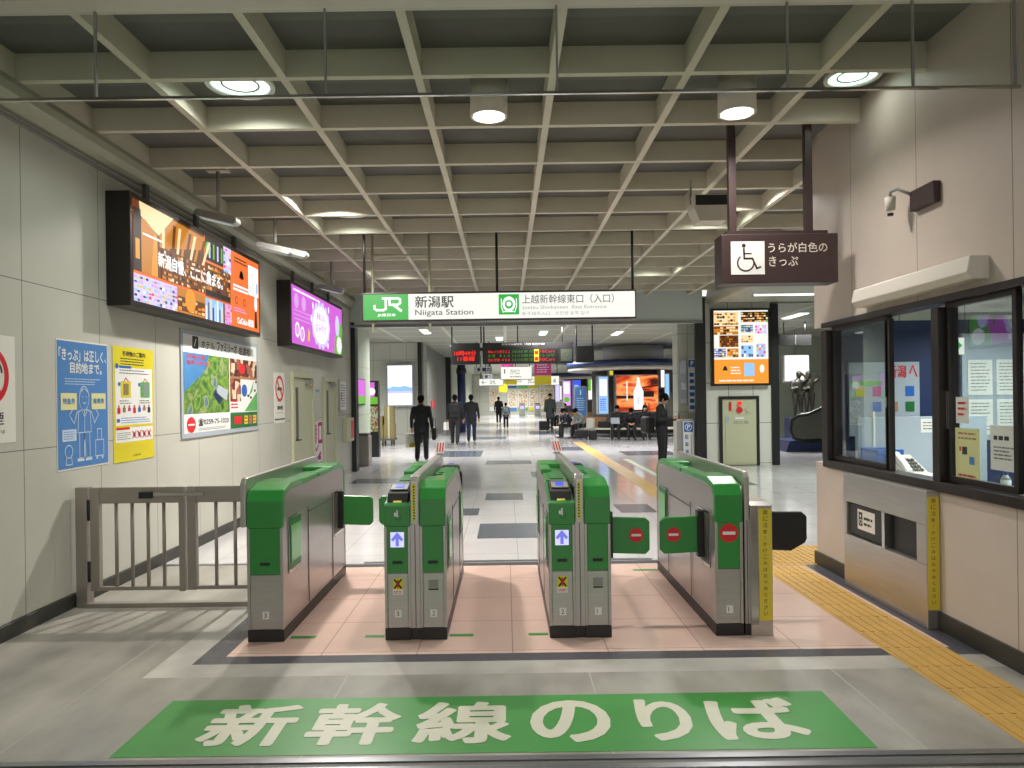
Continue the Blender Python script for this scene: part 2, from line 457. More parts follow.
# rounded moulding along the left wall
prof = [(XL, 3.62), (XL+.045, 3.615), (XL+.09, 3.64), (XL+.125, 3.69), (XL+.13, 3.75), (XL+.11, 3.8), (XL+.06, 3.8), (XL+.06, 3.98), (XL, 3.98)]
b = MB(); b.prism(prof, -3, YE-.05, 'molding', 'y'); struct('trim_4', b)
b = MB(); b.box(XL, XL+.03, -3, YE-.05, 3.56, 3.585, 'grey'); struct('trim_5', b)
# bulkhead across the far end of the gate hall
b = MB(); b.box(XL-.2, 4.35, YE, YE+.3, 3.19, 4.1, 'fascia'); b.box(XL-.2, 4.35, YE-.03, YE, 3.17, 3.23, 'grey'); struct('wall_back', b)
# tiled pier with black edges at the right of the bulkhead
b = MB(); b.box(4.47, 5.93, 16, 16.6, 0, 3.7, 'wall_white_tile'); struct('wall_pier', b)
b = MB(); b.box(4.24, 4.47, 15.95, 16.05, 0, 3.75, 'black'); struct('trim_6', b, .01)
b = MB(); b.box(5.93, 6.1, 15.95, 16.2, 0, 3.6, 'black'); struct('trim_7', b, .01)
b = MB(); b.box(3.97, 4.4, 16.5, 17.0, 0, 3.62, 'wall_pale'); struct('wall_column', b)

# concourse shell
b = MB(); b.box(-14, 20, YE+.3, HALL_END+1, 3.62, 3.8, 'concourse_ceiling')
struct('ceiling', b)
b = MB(); b.box(XL-.55, XL-.2, YE+.3, 19, 0, 3.6, 'wall_green_grey'); b.box(-14, XL-.2, YE, YE+.2, 0, 3.7, 'wall_green_grey'); struct('wall_left_return', b)
b = MB(); b.box(-8, -3.18, 26, 26.4, 0, 3.62, 'wall_pale'); struct('wall_left_far', b)
b = MB(); b.box(-3.18, -3.03, 25.85, 26.4, 0, 3.62, 'black'); struct('trim_8', b)
b = MB(); b.box(-14, -13.8, YE, 30, 0, 3.62, 'wall_green_grey'); struct('wall_side_passage', b)
b = MB(); b.box(-3.3, -3.0, 27.2, 36, 0, 3.62, 'wall_pale'); b.box(-3.3, -3, 40, HALL_END, 0, 3.62, 'wall_green_grey'); b.box(-3.6, -3.3, 36, 40, 0, 3.62, 'wall_green_grey'); struct('wall_left_hall', b)
b = MB(); b.box(-3.02, -2.75, 35.7, 36.2, 0, 3.62, 'black'); struct('trim_9', b)
b = MB(); b.box(-4, 20, HALL_END, HALL_END+.3, 0, 3.62, 'wall_pale'); struct('wall_far', b)
b = MB(); b.box(19.8, 20, 17, HALL_END, 0, 3.62, 'wall_green_grey'); struct('wall_right_far', b)
b = MB(); b.box(8.2, 20, 26, 26.3, 0, 3.62, 'wall_green_grey'); struct('wall_escalator', b)
b = MB(); b.box(7.5, 20, YO-.15, YE+.3, 3.62, 3.8, 'concourse_ceiling'); struct('ceiling', b)
b = MB(); b.box(19.8, 20, YO, 17, 0, 3.62, 'wall_green_grey'); b.box(6.5, 20, YO-.15, YO, 0, 4.2, 'wall_green_grey'); struct('wall_right_side', b)
# blue round column on the left of the concourse
b = MB(); b.cyl((-2.05, 33), .19, 0, 3.62, 'navy'); b.cyl((-2.05, 33), .23, 2.7, 2.95, 'black'); struct('wall_column', b)

# doors in the left wall
def wall_door(n, y0, y1, z1):
    y0, y1 = WY(y0), WY(y1)
    t = thing('door_%d' % n, None, None, (XL, (y0+y1)/2, 0)); t['kind'] = 'structure'
    f = MB(t); f.box(XL, XL+.05, y0, y0+.09, 0, z1, 'beige_panel').box(XL, XL+.05, y1-.09, y1, 0, z1, 'beige_panel').box(XL, XL+.05, y0+.09, y1-.09, z1-.09, z1, 'beige_panel')
    f.build('door_frame', bevel=.006)
    l = MB(t); l.box(XL, XL+.02, y0+.1, y1-.1, .01, z1-.1, 'beige_panel')
    leaf = l.build('door_leaf', bevel=.004)
    g = MB(t); g.box(XL+.02, XL+.024, y0+.22, y0+.36, .95, z1-.25, 'grey_dark'); g.build('door_window', leaf)
    h = MB(t); h.tube([(XL+.02, y0+.2, .95), (XL+.07, y0+.2, .95), (XL+.07, y0+.34, .95)], .011, 'black'); h.build('door_handle', leaf)
    c = MB(t); c.box(XL+.02, XL+.09, y1-.5, y1-.22, z1-.18, z1-.12, 'grey'); c.build('door_closer', leaf)
wall_door(1, 11.45, 12.75, 2.05)
wall_door(2, 13.45, 14.4, 2.02)

# wheelchair-tactile paving and floor sign
tp = MB(); tp.box(2.32, 2.72, 3.2, 6.6, 0, .002, 'tactile').box(2.32, 3.25, 6.65, 7.5, 0, .002, 'tactile').box(2.3, 2.62, 7.5, 25, 0, .002, 'tactile')
for i in range(6):
    for j in range(11): tp.box(2.345+i*.064, 2.372+i*.064, 3.22+j*.31, 3.5+j*.31, .002, .006, 'tactile')
for i in range(14):
    for j in range(13): tp.cyl((2.36+i*.064, 6.69+j*.063), .014, .002, .007, 'tactile', 8)
o = tp.build('tactile_paving', None); tag(o, 'yellow tactile guide path of bars and dots running along the floor beside the ticket office', 'tactile paving')

t = thing('floor_sign', 'large green floor sign with cream lettering in front of the ticket gates', 'floor sign', (-.07, 3.2, .001))
b = MB(t); b.poly([(-1.81, 3.215, .0015), (1.65, 3.215, .0015), (1.67, 3.835, .0015), (-1.80, 3.82, .0015)], 'sign_green_floor')
b.build('sign_panel')
b = MB(t); pn = Panel(b, (0, 0, .0015), 'up', .0012)
for ch, x0, x1 in (('新', -1.50, -1.05), ('幹', -.99, -.54), ('線', -.47, .01), ('の', .09, .50), ('り', .62, .90), ('ば', .97, 1.45)):
    pn.text(ch, x0+.02, 3.315, x1-.02, 3.74, 'sign_cream', 1, w=.03, res=4)
b.build('lettering')
# ================================================================ ticket gates
G0, G1 = 4.73, 6.57      # near and far end of the machines
NO_ENTRY = lambda p, cx, cy, r: (p.disc(cx, cy, r, 'red', 1), p.rect(cx-r*.68, cy-r*.17, cx+r*.68, cy+r*.17, 'white', 2))

def flip(y): return G0+G1-y

def half(t, x0, x1, near_reader, far_reader, side, number, flap_near, flap_far):
    """one half of a gate machine, x0..x1; side = +1 if its passage lies at +x"""
    xo = x1 if side > 0 else x0
    b = MB(t)
    fp = [(G1-.02, .87), (G1-.15, .91), (G1-.42, .95), (G1-.43, .98)] if far_reader else [(G1-.02, .92), (G1-.05, .965), (G1-.2, .99)]
    np_ = [(G0+.43, .98), (G0+.42, .95), (G0+.15, .91), (G0+.02, .87)] if near_reader else [(G0+.2, .99), (G0+.05, .965), (G0+.02, .92)]
    prof = [(G0+.02, .08), (G1-.02, .08)]+fp+np_
    b.prism(prof, x0+.004, x1-.004, 'steel_side')
    # joints of the side sheets
    e = xo+side*.001
    for y in (G0+.62, G1-.48): b.box(e-.004, e, y-.003, y+.003, .09, .8, 'grey_dark')
    b.box(e-.004, e, G0+.62, G1-.48, .76, .766, 'grey_dark')
    body = b.build('side_panel')
    b = MB(t); b.box(x0, x1, G0, G1, 0, .08, 'black'); b.build('plinth', bevel=.004)
    # upper green covers, near and far
    for far in (0, 1):
        F = flip if far else (lambda y: y)
        rd = far_reader if far else near_reader
        b = MB(t)
        if rd:
            b.prism([(F(G0), .752), (F(G0+.045), .752), (F(G0+.05), .9), (F(G0+.42), .95), (F(G0+.42), .99), (F(G0+.16), .935), (F(G0+.02), .905), (F(G0), .89)], x0, x1, 'green')
            h = b.build('reader_head', bevel=.006)
            b = MB(t); b.prism([(F(G0+.03), .905), (F(G0+.17), .93), (F(G0+.36), .975), (F(G0+.36), 1.0), (F(G0+.22), 1.005), (F(G0+.06), .965)], x0+.018, x1-.018, 'black_matte')
            b.build('ticket_slot', h, bevel=.004)
            b = MB(t); b.prism([(F(G0+.022), .908), (F(G0+.026), .908), (F(G0+.05), .925), (F(G0+.046), .925)], x0+.06, x1-.06, 'yellow'); b.build('slot_guide', h)
            b = MB(t); ym, zm = F(G0+.2), 1.003
            b.prism([(F(G0+.1), .982), (F(G0+.2), 1.003), (F(G0+.2), 1.009), (F(G0+.1), .988)], x0+.03, x1-.03, 'grey')
            b.prism([(F(G0+.2), 1.003), (F(G0+.33), 1.006), (F(G0+.33), 1.012), (F(G0+.2), 1.009)], x0+.03, x1-.03, 'grey_dark')
            cr = b.build('card_reader', h)
            b = MB(t); b.prism([(F(G0+.13), .990), (F(G0+.185), 1.002), (F(G0+.185), 1.0125), (F(G0+.13), .998)], x0+.06, x1-.06, 'e_blue'); b.build('reader_light', cr) if False else b.build('reader_light', h)
            b = MB(t); b.box(x0+.012, x1-.012, F(G0+.42), F(G0+.9), .97, 1.0, 'green'); b.box(x0+.04, x1-.04, F(G0+.45), F(G0+.86), 1.0, 1.008, 'green_dark'); b.build('top_cover', bevel=.005)
        else:
            b.prism([(F(G0), .752), (F(G0+.045), .752), (F(G0+.045), .92), (F(G0+.075), .962), (F(G0+.2), .985), (F(G0+.5), .985), (F(G0+.5), 1.03), (F(G0+.2), 1.035), (F(G0+.05), 1.0), (F(G0), .93)], x0, x1, 'green')
            b.build('end_cover', bevel=.008)
            b = MB(t)
            b.box(x0 if side < 0 else x1-.08, x0+.08 if side < 0 else x1, F(G0+.5), F(G0+.9), .985, 1.024, 'green'); b.box(x0+.01, x1-.01, F(G0+.5), F(G0+.9), .98, .993, 'green_dark'); b.build('top_cover', bevel=.006)
        # end face
        b = MB(t); yf = F(G0+.012)
        b.box(x0+.02, x1-.02, F(G0+.002), F(G0+.03), .445, .752, 'green'); ep = b.build('end_panel', bevel=.003, label='green upper end panel')
        b = MB(t); b.box(x0, x0+.02, F(G0), F(G0+.03), .08, .752, 'steel').box(x1-.02, x1, F(G0), F(G0+.03), .08, .752, 'steel'); b.build('edge_trim', bevel=.004)
        b = MB(t); b.box(x0+.02, x1-.02, F(G0+.006), F(G0+.03), .08, .44, 'steel'); lp = b.build('lower_panel', bevel=.003)
        if not far:
            b = MB(t); p = Panel(b, (x0, G0+.006, 0)); cx = (x1-x0)/2
            p.rect(cx-.022, .15, cx+.022, .2, 'white', 1); p.text(number, cx-.01, .16, cx+.01, .19, 'ink', 2, fit='keep'); b.build('number_sticker', lp)
            if near_reader:
                b = MB(t); p = Panel(b, (x0, G0+.002, 0), d=.001)
                p.rect(cx-.045, .615, cx+.045, .715, 'e_lavender', 1)
                p.stroke([(cx, .63), (cx, .69)], .022, 'e_arrow', 2); p.stroke([(cx-.03, .665), (cx, .7), (cx+.03, .665)], .02, 'e_arrow', 2)
                b.build('arrow_display', ep, label='lit white display with a blue upward arrow')
                b = MB(t); p = Panel(b, (x0, G0+.006, 0), d=.001)
                p.rect(cx-.034, .30, cx+.034, .41, 'white', 1); p.rect(cx-.034, .335, cx+.034, .41, 'yellow', 2)
                p.stroke([(cx-.022, .345), (cx+.022, .4)], .012, 'ink', 3); p.stroke([(cx+.022, .345), (cx-.022, .4)], .012, 'ink', 3); p.rect(cx-.005, .345, cx+.005, .4, 'red', 4); p.lines(cx-.028, .306, cx+.028, .328, 2, 'red', 2)
                b.build('warning_sticker', lp)
                b = MB(t); p = Panel(b, (x0, G0, 0), d=.001); p.ring(cx+.008, .815, .018, .021, 'ink', 1); p.rect(cx-.018, .82, cx-.004, .845, 'white', 2); p.disc(cx+.002, .855, .006, 'white', 2); p.rect(cx-.002, .815, cx+.008, .848, 'white', 2); b.build('touch_icon')
            else:
                if number in '12' and side > 0:
                    b = MB(t); b.box(x0+.055, x1-.055, G0-.001, G0+.01, .345, .395, 'grey').box(x0+.055, x1-.055, G0-.002, G0+.01, .33, .338, 'black'); b.build('coin_tray', lp)
                if side > 0 and number != '3' or False:
                    pass
            b = MB(t); b.box((x0+x1)/2-.033, (x0+x1)/2+.033, G0-.002, G0+.004, .505, .525, 'black')
            if not (t.get('red_mark')): b.build('slot', ep)
            else: b.bm.free()
    # flap windows in the passage side
    for y0, st in ((G0+.13, flap_near), (G1-.42, flap_far)):
        b = MB(t); xi = xo-side*.001
        b.box(xi, xi+side*.004, y0, y0+.29, .42, .8, 'steel_polish'); b.box(xi+side*.004, xi+side*.006, y0+.015, y0+.275, .44, .785, 'green_dark' if st == 'folded' else 'grey_dark')
        rc = b.build('flap_recess')
        if st == 'folded':
            b = MB(t); b.box(xi+side*.006, xi+side*.012, y0+.03, y0+.26, .49, .74, 'green_light'); b.build('flap', bevel=.003)
        elif st in ('closed', 'closed_mark'):
            yc = y0+.14; w = .31
            X = lambda v: xo+side*v
            pr = [(X(.01), .5), (X(w-.03), .49), (X(w), .52), (X(w), .72), (X(w-.03), .745), (X(.01), .755)]
            b = MB(t); b.prism(pr, yc-.014, yc+.014, 'green', 'y'); f = b.build('flap', bevel=.008)
            b = MB(t); b.box(X(.0), X(.05), yc-.03, yc+.03, .47, .79, 'black'); b.build('flap_hinge', f)
            if st == 'closed_mark':
                b = MB(t); p = Panel(b, (0, yc-.0145, 0), d=.001); NO_ENTRY(p, X(w-.095), .625, .05); b.build('no_entry_mark', f)

def guard(t, x0, x1, sticker=False, core=True):
    """steel side rail between or beside the halves"""
    b = MB(t); pr = [(G0-.005, .76), (G0+.06, .76), (G0+.06, .98), (G1-.06, .98), (G1-.06, .76), (G1+.005, .76), (G1+.005, 1.05), (G1-.03, 1.085), (G0+.03, 1.085), (G0-.005, 1.05)]
    b.prism(pr, x0, x1, 'steel'); g = b.build('guard_rail', bevel=.008)
    if not core: return
    b = MB(t); b.box(x0, x1, G0+.0, G1, .08, .78, 'steel_side'); b.box((x0+x1)/2-.003, (x0+x1)/2+.003, G0-.001, G0, .08, .76, 'grey_dark'); b.build('core_panel', bevel=.003)
    b = MB(t); b.box(x0, x1, G0+.01, G1-.01, 0, .08, 'black'); b.build('plinth')
    if sticker:
        b = MB(t); p = Panel(b, (x0, G0-.005, 0), d=.001); p.rect((x1-x0)*.25, .79, (x1-x0)*.65, 1.035, 'yellow', 1)
        for i in range(12): p.rect((x1-x0)*.35, .80+i*.019, (x1-x0)*.55, .811+i*.019, 'green_dark', 2)
        b.build('guide_sticker', g)

def topper(t, x, text, lean):
    b = MB(t); y = G1-.12
    b.prism([(y-.01, 1.085), (y+.03, 1.085), (y+.03, 1.1), (y-.01, 1.1)], x-.03, x+.03, 'grey')
    b.poly([(x-.038+lean, y, 1.1), (x+.038+lean, y-.0, 1.1), (x+.038-lean, y+.02, 1.21), (x-.038-lean, y+.02, 1.21)], 'white')
    for i in range(3):
        b.poly([(x-.03+i*.024+lean*.6, y-.002, 1.115), (x-.018+i*.024+lean*.6, y-.002, 1.115), (x-.018+i*.024-lean*.7, y+.017, 1.195), (x-.03+i*.024-lean*.7, y+.017, 1.195)], 'red')
    b.build('notice_card', label='small white card with red print clipped on the rail')

g1 = thing('ticket_gate', 'leftmost green topped ticket gate machine, beside the railing, flap out at its far end', 'ticket gate', (-1.6, 5.67, 0), group=None)
half(g1, -1.73, -1.49, False, False, 1, '3', 'folded', 'closed'); guard(g1, -1.768, -1.73, core=False)
g2 = thing('ticket_gate', 'green ticket gate machine left of centre with lit arrow, marked 3 and 2', 'ticket gate', (-.62, 5.67, 0))
half(g2, -.82, -.645, True, False, -1, '3', 'folded', 'closed'); half(g2, -.585, -.41, False, True, 1, '2', 'folded', 'folded'); guard(g2, -.645, -.585, True); topper(g2, -.6, '', -.006)
g3 = thing('ticket_gate', 'green ticket gate machine right of centre with lit arrow, marked 2 and 1', 'ticket gate', (.48, 5.67, 0))
half(g3, .27, .445, True, False, -1, '2', 'folded', 'folded'); half(g3, .505, .68, False, True, 1, '1', 'closed_mark', 'folded'); guard(g3, .445, .505, True); topper(g3, .45, '', .016)
g4 = thing('ticket_gate', 'rightmost ticket gate machine with red no entry mark and yellow labelled steel post', 'ticket gate', (1.5, 5.67, 0)); g4['red_mark'] = 1
half(g4, 1.37, 1.555, False, False, -1, '1', 'closed_mark', 'folded'); del g4['red_mark']; guard(g4, 1.565, 1.6)
b = MB(g4); p = Panel(b, (1.37, G0+.002, 0), d=.0015); NO_ENTRY(p, .093, .68, .062); b.build('no_entry_mark')
# post for the wide staffed passage
b = MB(g4); b.prism([(G0-.01, 0), (G1-.4, 0), (G1-.4, .86), (G0+.05, .88), (G0-.01, .86)], 1.6, 1.745, 'steel'); b.box(1.6, 1.65, G0-.014, G0-.01, .07, .86, 'steel_polish'); post = b.build('passage_post', bevel=.006)
CAUTION = '扉に注意！かけこみはおやめください'
b = MB(g4); p = Panel(b, (1.655, G0-.012, 0), d=.0012); p.rect(0, .1, .085, .84, 'label_yellow', 1)
for i, ch in enumerate(CAUTION):
    h = .026 if i > 2 else .032; yy = .8-i*.0415
    p.text(ch, .028 if ch != '！' else .038, yy, .028+h, yy+h, 'ink', 2, fit='keep' if ch == '！' else 'both')
b.build('caution_label', post)
b = MB(g4); b.prism([(1.745, .5), (2.0, .485), (2.1, .54), (2.115, .57), (2.115, .73), (2.08, .76), (1.745, .765)], G0+.32, G0+.36, 'black', 'y'); b.build('flap', bevel=.01, label='wide black padded flap')

# counter-side flap housing by the ticket office
t = thing('flap_housing', 'brushed steel gate housing with a yellow caution strip, against the ticket office wall', 'gate housing', (2.86, 5.4, 0))
b = MB(t)
Y0, Y1 = 4.8, 5.98; X0 = 2.81
b.box(X0, XR, Y0, Y1, 0, .43, 'steel').box(X0, XR, Y0, Y1, .7, .93, 'steel').box(X0, XR, Y0, Y0+.12, .43, .7, 'steel').box(X0, XR, Y1-.05, Y1, .43, .7, 'steel')
b.build('casing', bevel=.005)
b = MB(t); b.box(X0+.05, XR, Y0+.12, Y1-.05, .43, .7, 'black'); b.build('recess_panel')
b = MB(t); b.box(X0+.02, X0+.045, 5.4, 5.92, .44, .695, 'black'); fl = b.build('flap', bevel=.008)
b = MB(t); p = Panel(b, (X0+.02, 5.78, 0), '-x', .0012); p.rect(0, .5, .27, .66, 'paper', 1); p.rect(.02, .53, .08, .64, 'ink', 2); p.disc(.05, .61, .012, 'paper', 3); p.ring(.052, .565, .014, .02, 'paper', 3); p.lines(.1, .53, .25, .62, 2, 'ink', 2); b.build('wheelchair_notice', fl)
b = MB(t); b.box(X0-.002, X0+.03, 5.33, 5.37, .43, .7, 'steel_polish'); b.build('divider')
b = MB(t); p = Panel(b, (X0+.005, Y0-.001, 0), d=.0012); p.rect(0, .13, .08, .89, 'label_yellow', 1)
for i, ch in enumerate(CAUTION):
    h = .026 if i > 2 else .032; yy = .85-i*.0425
    p.text(ch, .026 if ch != '！' else .036, yy, .026+h, yy+h, 'ink', 2, fit='keep' if ch == '！' else 'both')
b.build('caution_label')

# railing gate at the left wall
t = thing('railing_gate', 'low grey steel railing gate of two barred leaves between the left wall and the gates', 'railing', (-2.6, 5.6, 0))
b = MB(t); b.box(XL+.04, XL+.13, 5.57, 5.66, 0, .94, 'steel_fence'); b.build('post', bevel=.005)
b = MB(t); b.box(XL+.11, -1.77, 5.56, 5.62, 0, .035, 'steel_fence'); b.build('floor_rail')
for nm, x0, x1, nb in (('a', XL+.155, -2.52, 5), ('b', -2.5, -1.79, 5)):
    b = MB(t)
    b.box(x0+.07, x1-.045, 5.575, 5.615, .81, .935, 'steel_fence').box(x0+.07, x1-.045, 5.58, 5.61, .13, .16, 'steel_fence').box(x0, x0+.07, 5.57, 5.62, .13, .935, 'steel_fence').box(x1-.045, x1, 5.57, 5.62, .12, .935, 'steel_fence')
    lf = b.build('leaf_frame', bevel=.004)
    n = 4 if nm == 'a' else 3
    for k in range(n):
        x = x0+.07+(x1-.045-x0-.07)*(k+1)/(n+1)
        c = MB(t); c.tube([(x, 5.595, .15), (x, 5.595, .81)], .014, 'steel_fence', 8); c.build('bar', lf)
b = MB(t); b.box(-2.75, -2.36, 5.545, 5.57, .865, .895, 'steel_polish').box(-2.86, -2.76, 5.54, 5.57, .85, .9, 'black'); b.build('latch', bevel=.004)
for z in (.2, .68):
    b = MB(t); b.tube([(XL+.143, 5.58, z), (XL+.143, 5.58, z+.16)], .013, 'black', 8); b.build('hinge')
# ================================================================ left wall: screens, posters
def wall_screen(label, name, y0, y1, z0, z1, art):
    y0, y1, z0, z1 = WY(y0), WY(y1), WZ(z0), WZ(z1)
    t = thing(name, label, 'screen', (XL, (y0+y1)/2, z0))
    d = .21
    b = MB(t); b.box(XL, XL+d, y0, y1, z0, z1, 'dark_frame'); b.build('casing', bevel=.008)
    b = MB(t); p = Panel(b, (XL+d+.001, y0+.05, z0+.05), '+x', .001); art(p, y1-y0-.1, z1-z0-.1); b.build('display')
    for k in range(3):
        y = y0+(y1-y0)*(k+.5)/3
        b = MB(t); b.box(XL+.06, XL+.1, y-.03, y+.03, z1, 3.62, 'grey_dark'); b.build('bracket')

def art_shop(p, W, H):
    p.rect(0, 0, W, H, 'e_orange', 0)
    a = W*.47; c = W*.7
    warm = ['e_brown', 'e_amber', 'e_cream', 'e_orange2', 'e_dark', 'e_brown']; shop = ['e_white', 'e_red', 'e_slateblue', 'e_skyblue', 'e_lilac', 'e_dark', 'e_lavender', 'e_yellow']
    p.rect(0, H*.3, a-.02, H, 'e_brown', 1)
    p.poly([(.1, H), (a-.02, H*.97), (a-.02, H*.82), (.5, H*.62), (.3, H*.7)], 'e_amber', 2)                 # lit street front
    for i in range(11):
        x = .42+i*.095; p.poly([(x, H*.6), (x+.05, H*.6), (x+.04+.02*i, H*.93), (x-.02+.02*i, H*.93)], ('e_brown', 'e_cream', 'e_amber')[i % 3], 3)
    p.poly([(.1, H), (.75, H), (.45, H*.74), (.12, H*.86)], 'e_cream', 4); p.rect(0, H*.3, .13, H*.92, 'e_dark', 4); p.rect(.03, H*.42, .1, H*.62, 'e_orange2', 5)
    p.poly([(.13, H*.3), (.42, H*.3), (.42, H*.74), (.2, H*.84), (.13, H*.84)], 'e_amber', 5); p.poly([(.3, H*.3), (.42, H*.3), (.42, H*.72), (.36, H*.74)], 'e_orange2', 6); p.rect(.15, H*.68, .5, H*.7, 'e_white', 7)
    p.shelf(.5, H*.3, a-.02, H*.63, 6, 24, warm, 'e_brown', 6, .9)
    p.shelf(0, 0, a*.55, H*.27, 6, 16, shop, 'e_lavender', 1, .9); p.rect(a*.56, 0, a-.02, H*.27, 'e_amber', 1); p.shelf(a*.56, .02, a-.02, H*.18, 3, 7, ['e_orange2', 'e_brown', 'e_cream'], 'e_brown', 2); p.disc(a*.75, H*.16, .12, 'e_orange2', 4)
    p.rect(a, H*.72, c*.97-.15, H, 'e_dark', 1); p.shelf(c-.22, H*.66, c, H, 6, 4, shop, 'e_lavender', 1); p.disc(a+.08, H*.87, .07, 'e_grass', 2)
    for i in range(5): p.rect(a+.1+i*.11, H*.76, a+.14+i*.11, H*.95, 'e_grass' if i % 2 else 'e_lavender', 2)
    p.rect(a, H*.28, c-.02, H*.69, 'e_brown', 1); p.shelf(a+.02, H*.36, c-.04, H*.68, 5, 14, warm, 'e_brown', 2, .9); p.rect(a+.02, H*.3, c-.04, H*.36, 'e_dark', 3)
    p.rect(a, 0, c-.2, H*.26, 'e_skyblue', 1)
    for i in range(9): p.rect(a+i*.06, 0, a+.035+i*.06, H*(.16+.1*((i*7) % 3)/2), ('e_white', 'e_slateblue', 'e_cream', 'e_dark', 'e_lavender')[i % 5], 2)
    p.shelf(c-.19, 0, c, H*.26, 6, 5, ['e_cream', 'e_lilac', 'e_orange', 'e_red'], 'e_lilac', 1)
    p.text('新潟自慢、ここに集まる。', .42, H*.42, c-.28, H*.57, 'e_white', 12, w=.03)
    # orange side
    p.lines(c+.1, H*.86, c+.55, H*.95, 2, 'e_dark', 2, .4); p.disc(c+.33, H*.72, .06, 'e_dark', 2, .05); p.poly([(c+.25, H*.68), (c+.41, H*.68), (c+.36, H*.78), (c+.3, H*.78)], 'e_dark', 2)
    p.lines(c+.06, H*.48, c+.55, H*.58, 2, 'e_white', 2, .6, .1)
    p.rect(c+.56, H*.5, W-.03, H*.92, 'e_white', 2); p.lines(c+.6, H*.55, W-.15, H*.88, 8, 'e_inkpale', 3, .25); p.rect(W-.12, H*.55, W-.05, H*.7, 'e_skyblue', 3)
    for xx in (c+.16, c+.42): p.disc(xx, H*.36, .045, 'e_dark', 2); p.disc(xx, H*.36, .035, 'e_orange', 3)
    p.lines(c+.08, H*.2, c+.5, H*.27, 2, 'e_lilac', 2, .4)
    p.text('CoCoLo 新潟', c+.18, H*.05, W-.22, H*.15, 'e_white', 3, w=.05)
    p.disc(W-.13, H*.4, .05, 'e_white', 3, .1); p.poly([(W-.17, H*.05), (W-.08, H*.05), (W-.1, H*.32), (W-.16, H*.32)], 'e_dark', 2)
def art_purple(p, W, H):
    p.rect(0, 0, W, H, 'e_purple', 0)
    p.lines(.1, H*.9, W*.5, H*.96, 1, 'e_white', 2, .6)
    for i, (x, y, r) in enumerate([(.25, .75, .12), (.65, .75, .12)]): p.disc(x, H*y, r, 'e_lilac', 1)
    p.lines(.1, H*.4, W*.4, H*.62, 3, 'e_lilac', 2, .3)
    cx, cy = W*.52, H*.48
    for k in range(14):
        a = 2*math.pi*k/14; p.disc(cx+.5*math.cos(a), cy+.31*math.sin(a), .11, 'e_lavender', 2)
    p.disc(cx, cy, .5, 'e_white', 3, .32); p.text('新潟じまん', cx-.3, cy+.08, cx+.3, cy+.2, 'e_purple', 4, w=.02); p.text('おみやげ', cx-.35, cy-.14, cx+.35, cy+.02, 'e_lilac', 4, w=.03)
    for x, y in ((.28, .25), (.55, .2)): p.ring(x, H*y, .08, .12, 'e_white', 2); p.disc(x, H*y, .06, 'e_lilac', 2)
    p.poly([(.85, .1), (.95, .08), (1.0, .25), (.9, .3)], 'e_yellow', 2)
    for x, y in ((W*.36, .8), (W*.68, .85), (W*.66, .12), (W*.33, .55)): p.disc(x, H*y, .04, 'e_white', 2, .06)
    p.poly([(W*.8, 0), (W, 0), (W, H*.65), (W*.88, H*.72), (W*.82, H*.3)], 'e_grass', 2); p.disc(W*.88, H*.6, .16, 'e_lavender', 3, .2); p.disc(W*.92, H*.2, .2, 'e_white', 4, .16); p.lines(W*.86, H*.1, W*.98, H*.3, 4, 'e_purple', 5, .3)
wall_screen('large lit advertising screen of shop scenes with an orange end, high on the left wall', 'advertising_screen', 6.2, 9.48, 2.44, 3.44, art_shop)
wall_screen('lit purple and pink advertising screen with a white cloud shape, high on the left wall', 'advertising_screen', 10.82, 14.25, 2.42, 3.42, art_purple)

def poster(name, label, cat, y0, y1, z0, z1, art, th=.004, frame=None, x=XL):
    y0, y1, z0, z1 = WY(y0), WY(y1), WZ(z0), WZ(z1)
    b = MB(); m = frame or 'paper'
    b.box(x, x+th, y0, y1, z0, z1, m)
    p = Panel(b, (x+th, y0, z0), '+x', .0012); art(p, y1-y0, z1-z0)
    o = b.build(name, None, normals=False); tag(o, label, cat); return o

def art_nosmoke(p, W, H):
    cx, cy = W*.5, H*.62; r = W*.38
    p.ring(cx, cy, r*.8, r, 'red', 2); p.stroke([(cx-r*.6, cy+r*.6), (cx+r*.6, cy-r*.6)], r*.18, 'red', 3)
    p.rect(cx-r*.55, cy-r*.15, cx+r*.4, cy+.0, 'ink', 1); p.rect(cx+r*.45, cy-r*.15, cx+r*.55, cy, 'ink', 1)
    p.ring(cx+r*.3, cy+r*.1, r*.2, r*.28, 'ink', 1, 0, 120); p.ring(cx+r*.25, cy+r*.1, r*.38, r*.46, 'ink', 1, 0, 110)
    p.text('禁煙', W*.22, H*.17, W*.78, H*.29, 'ink', 1, w=.01); p.text('No Smoking', W*.2, H*.09, W*.8, H*.13, 'grey_ink', 1)
poster('no_smoking_sign', 'large white no smoking sign cut off by the left edge of the picture', 'sign', 4.48, 5.03, 1.33, 2.07, art_nosmoke)

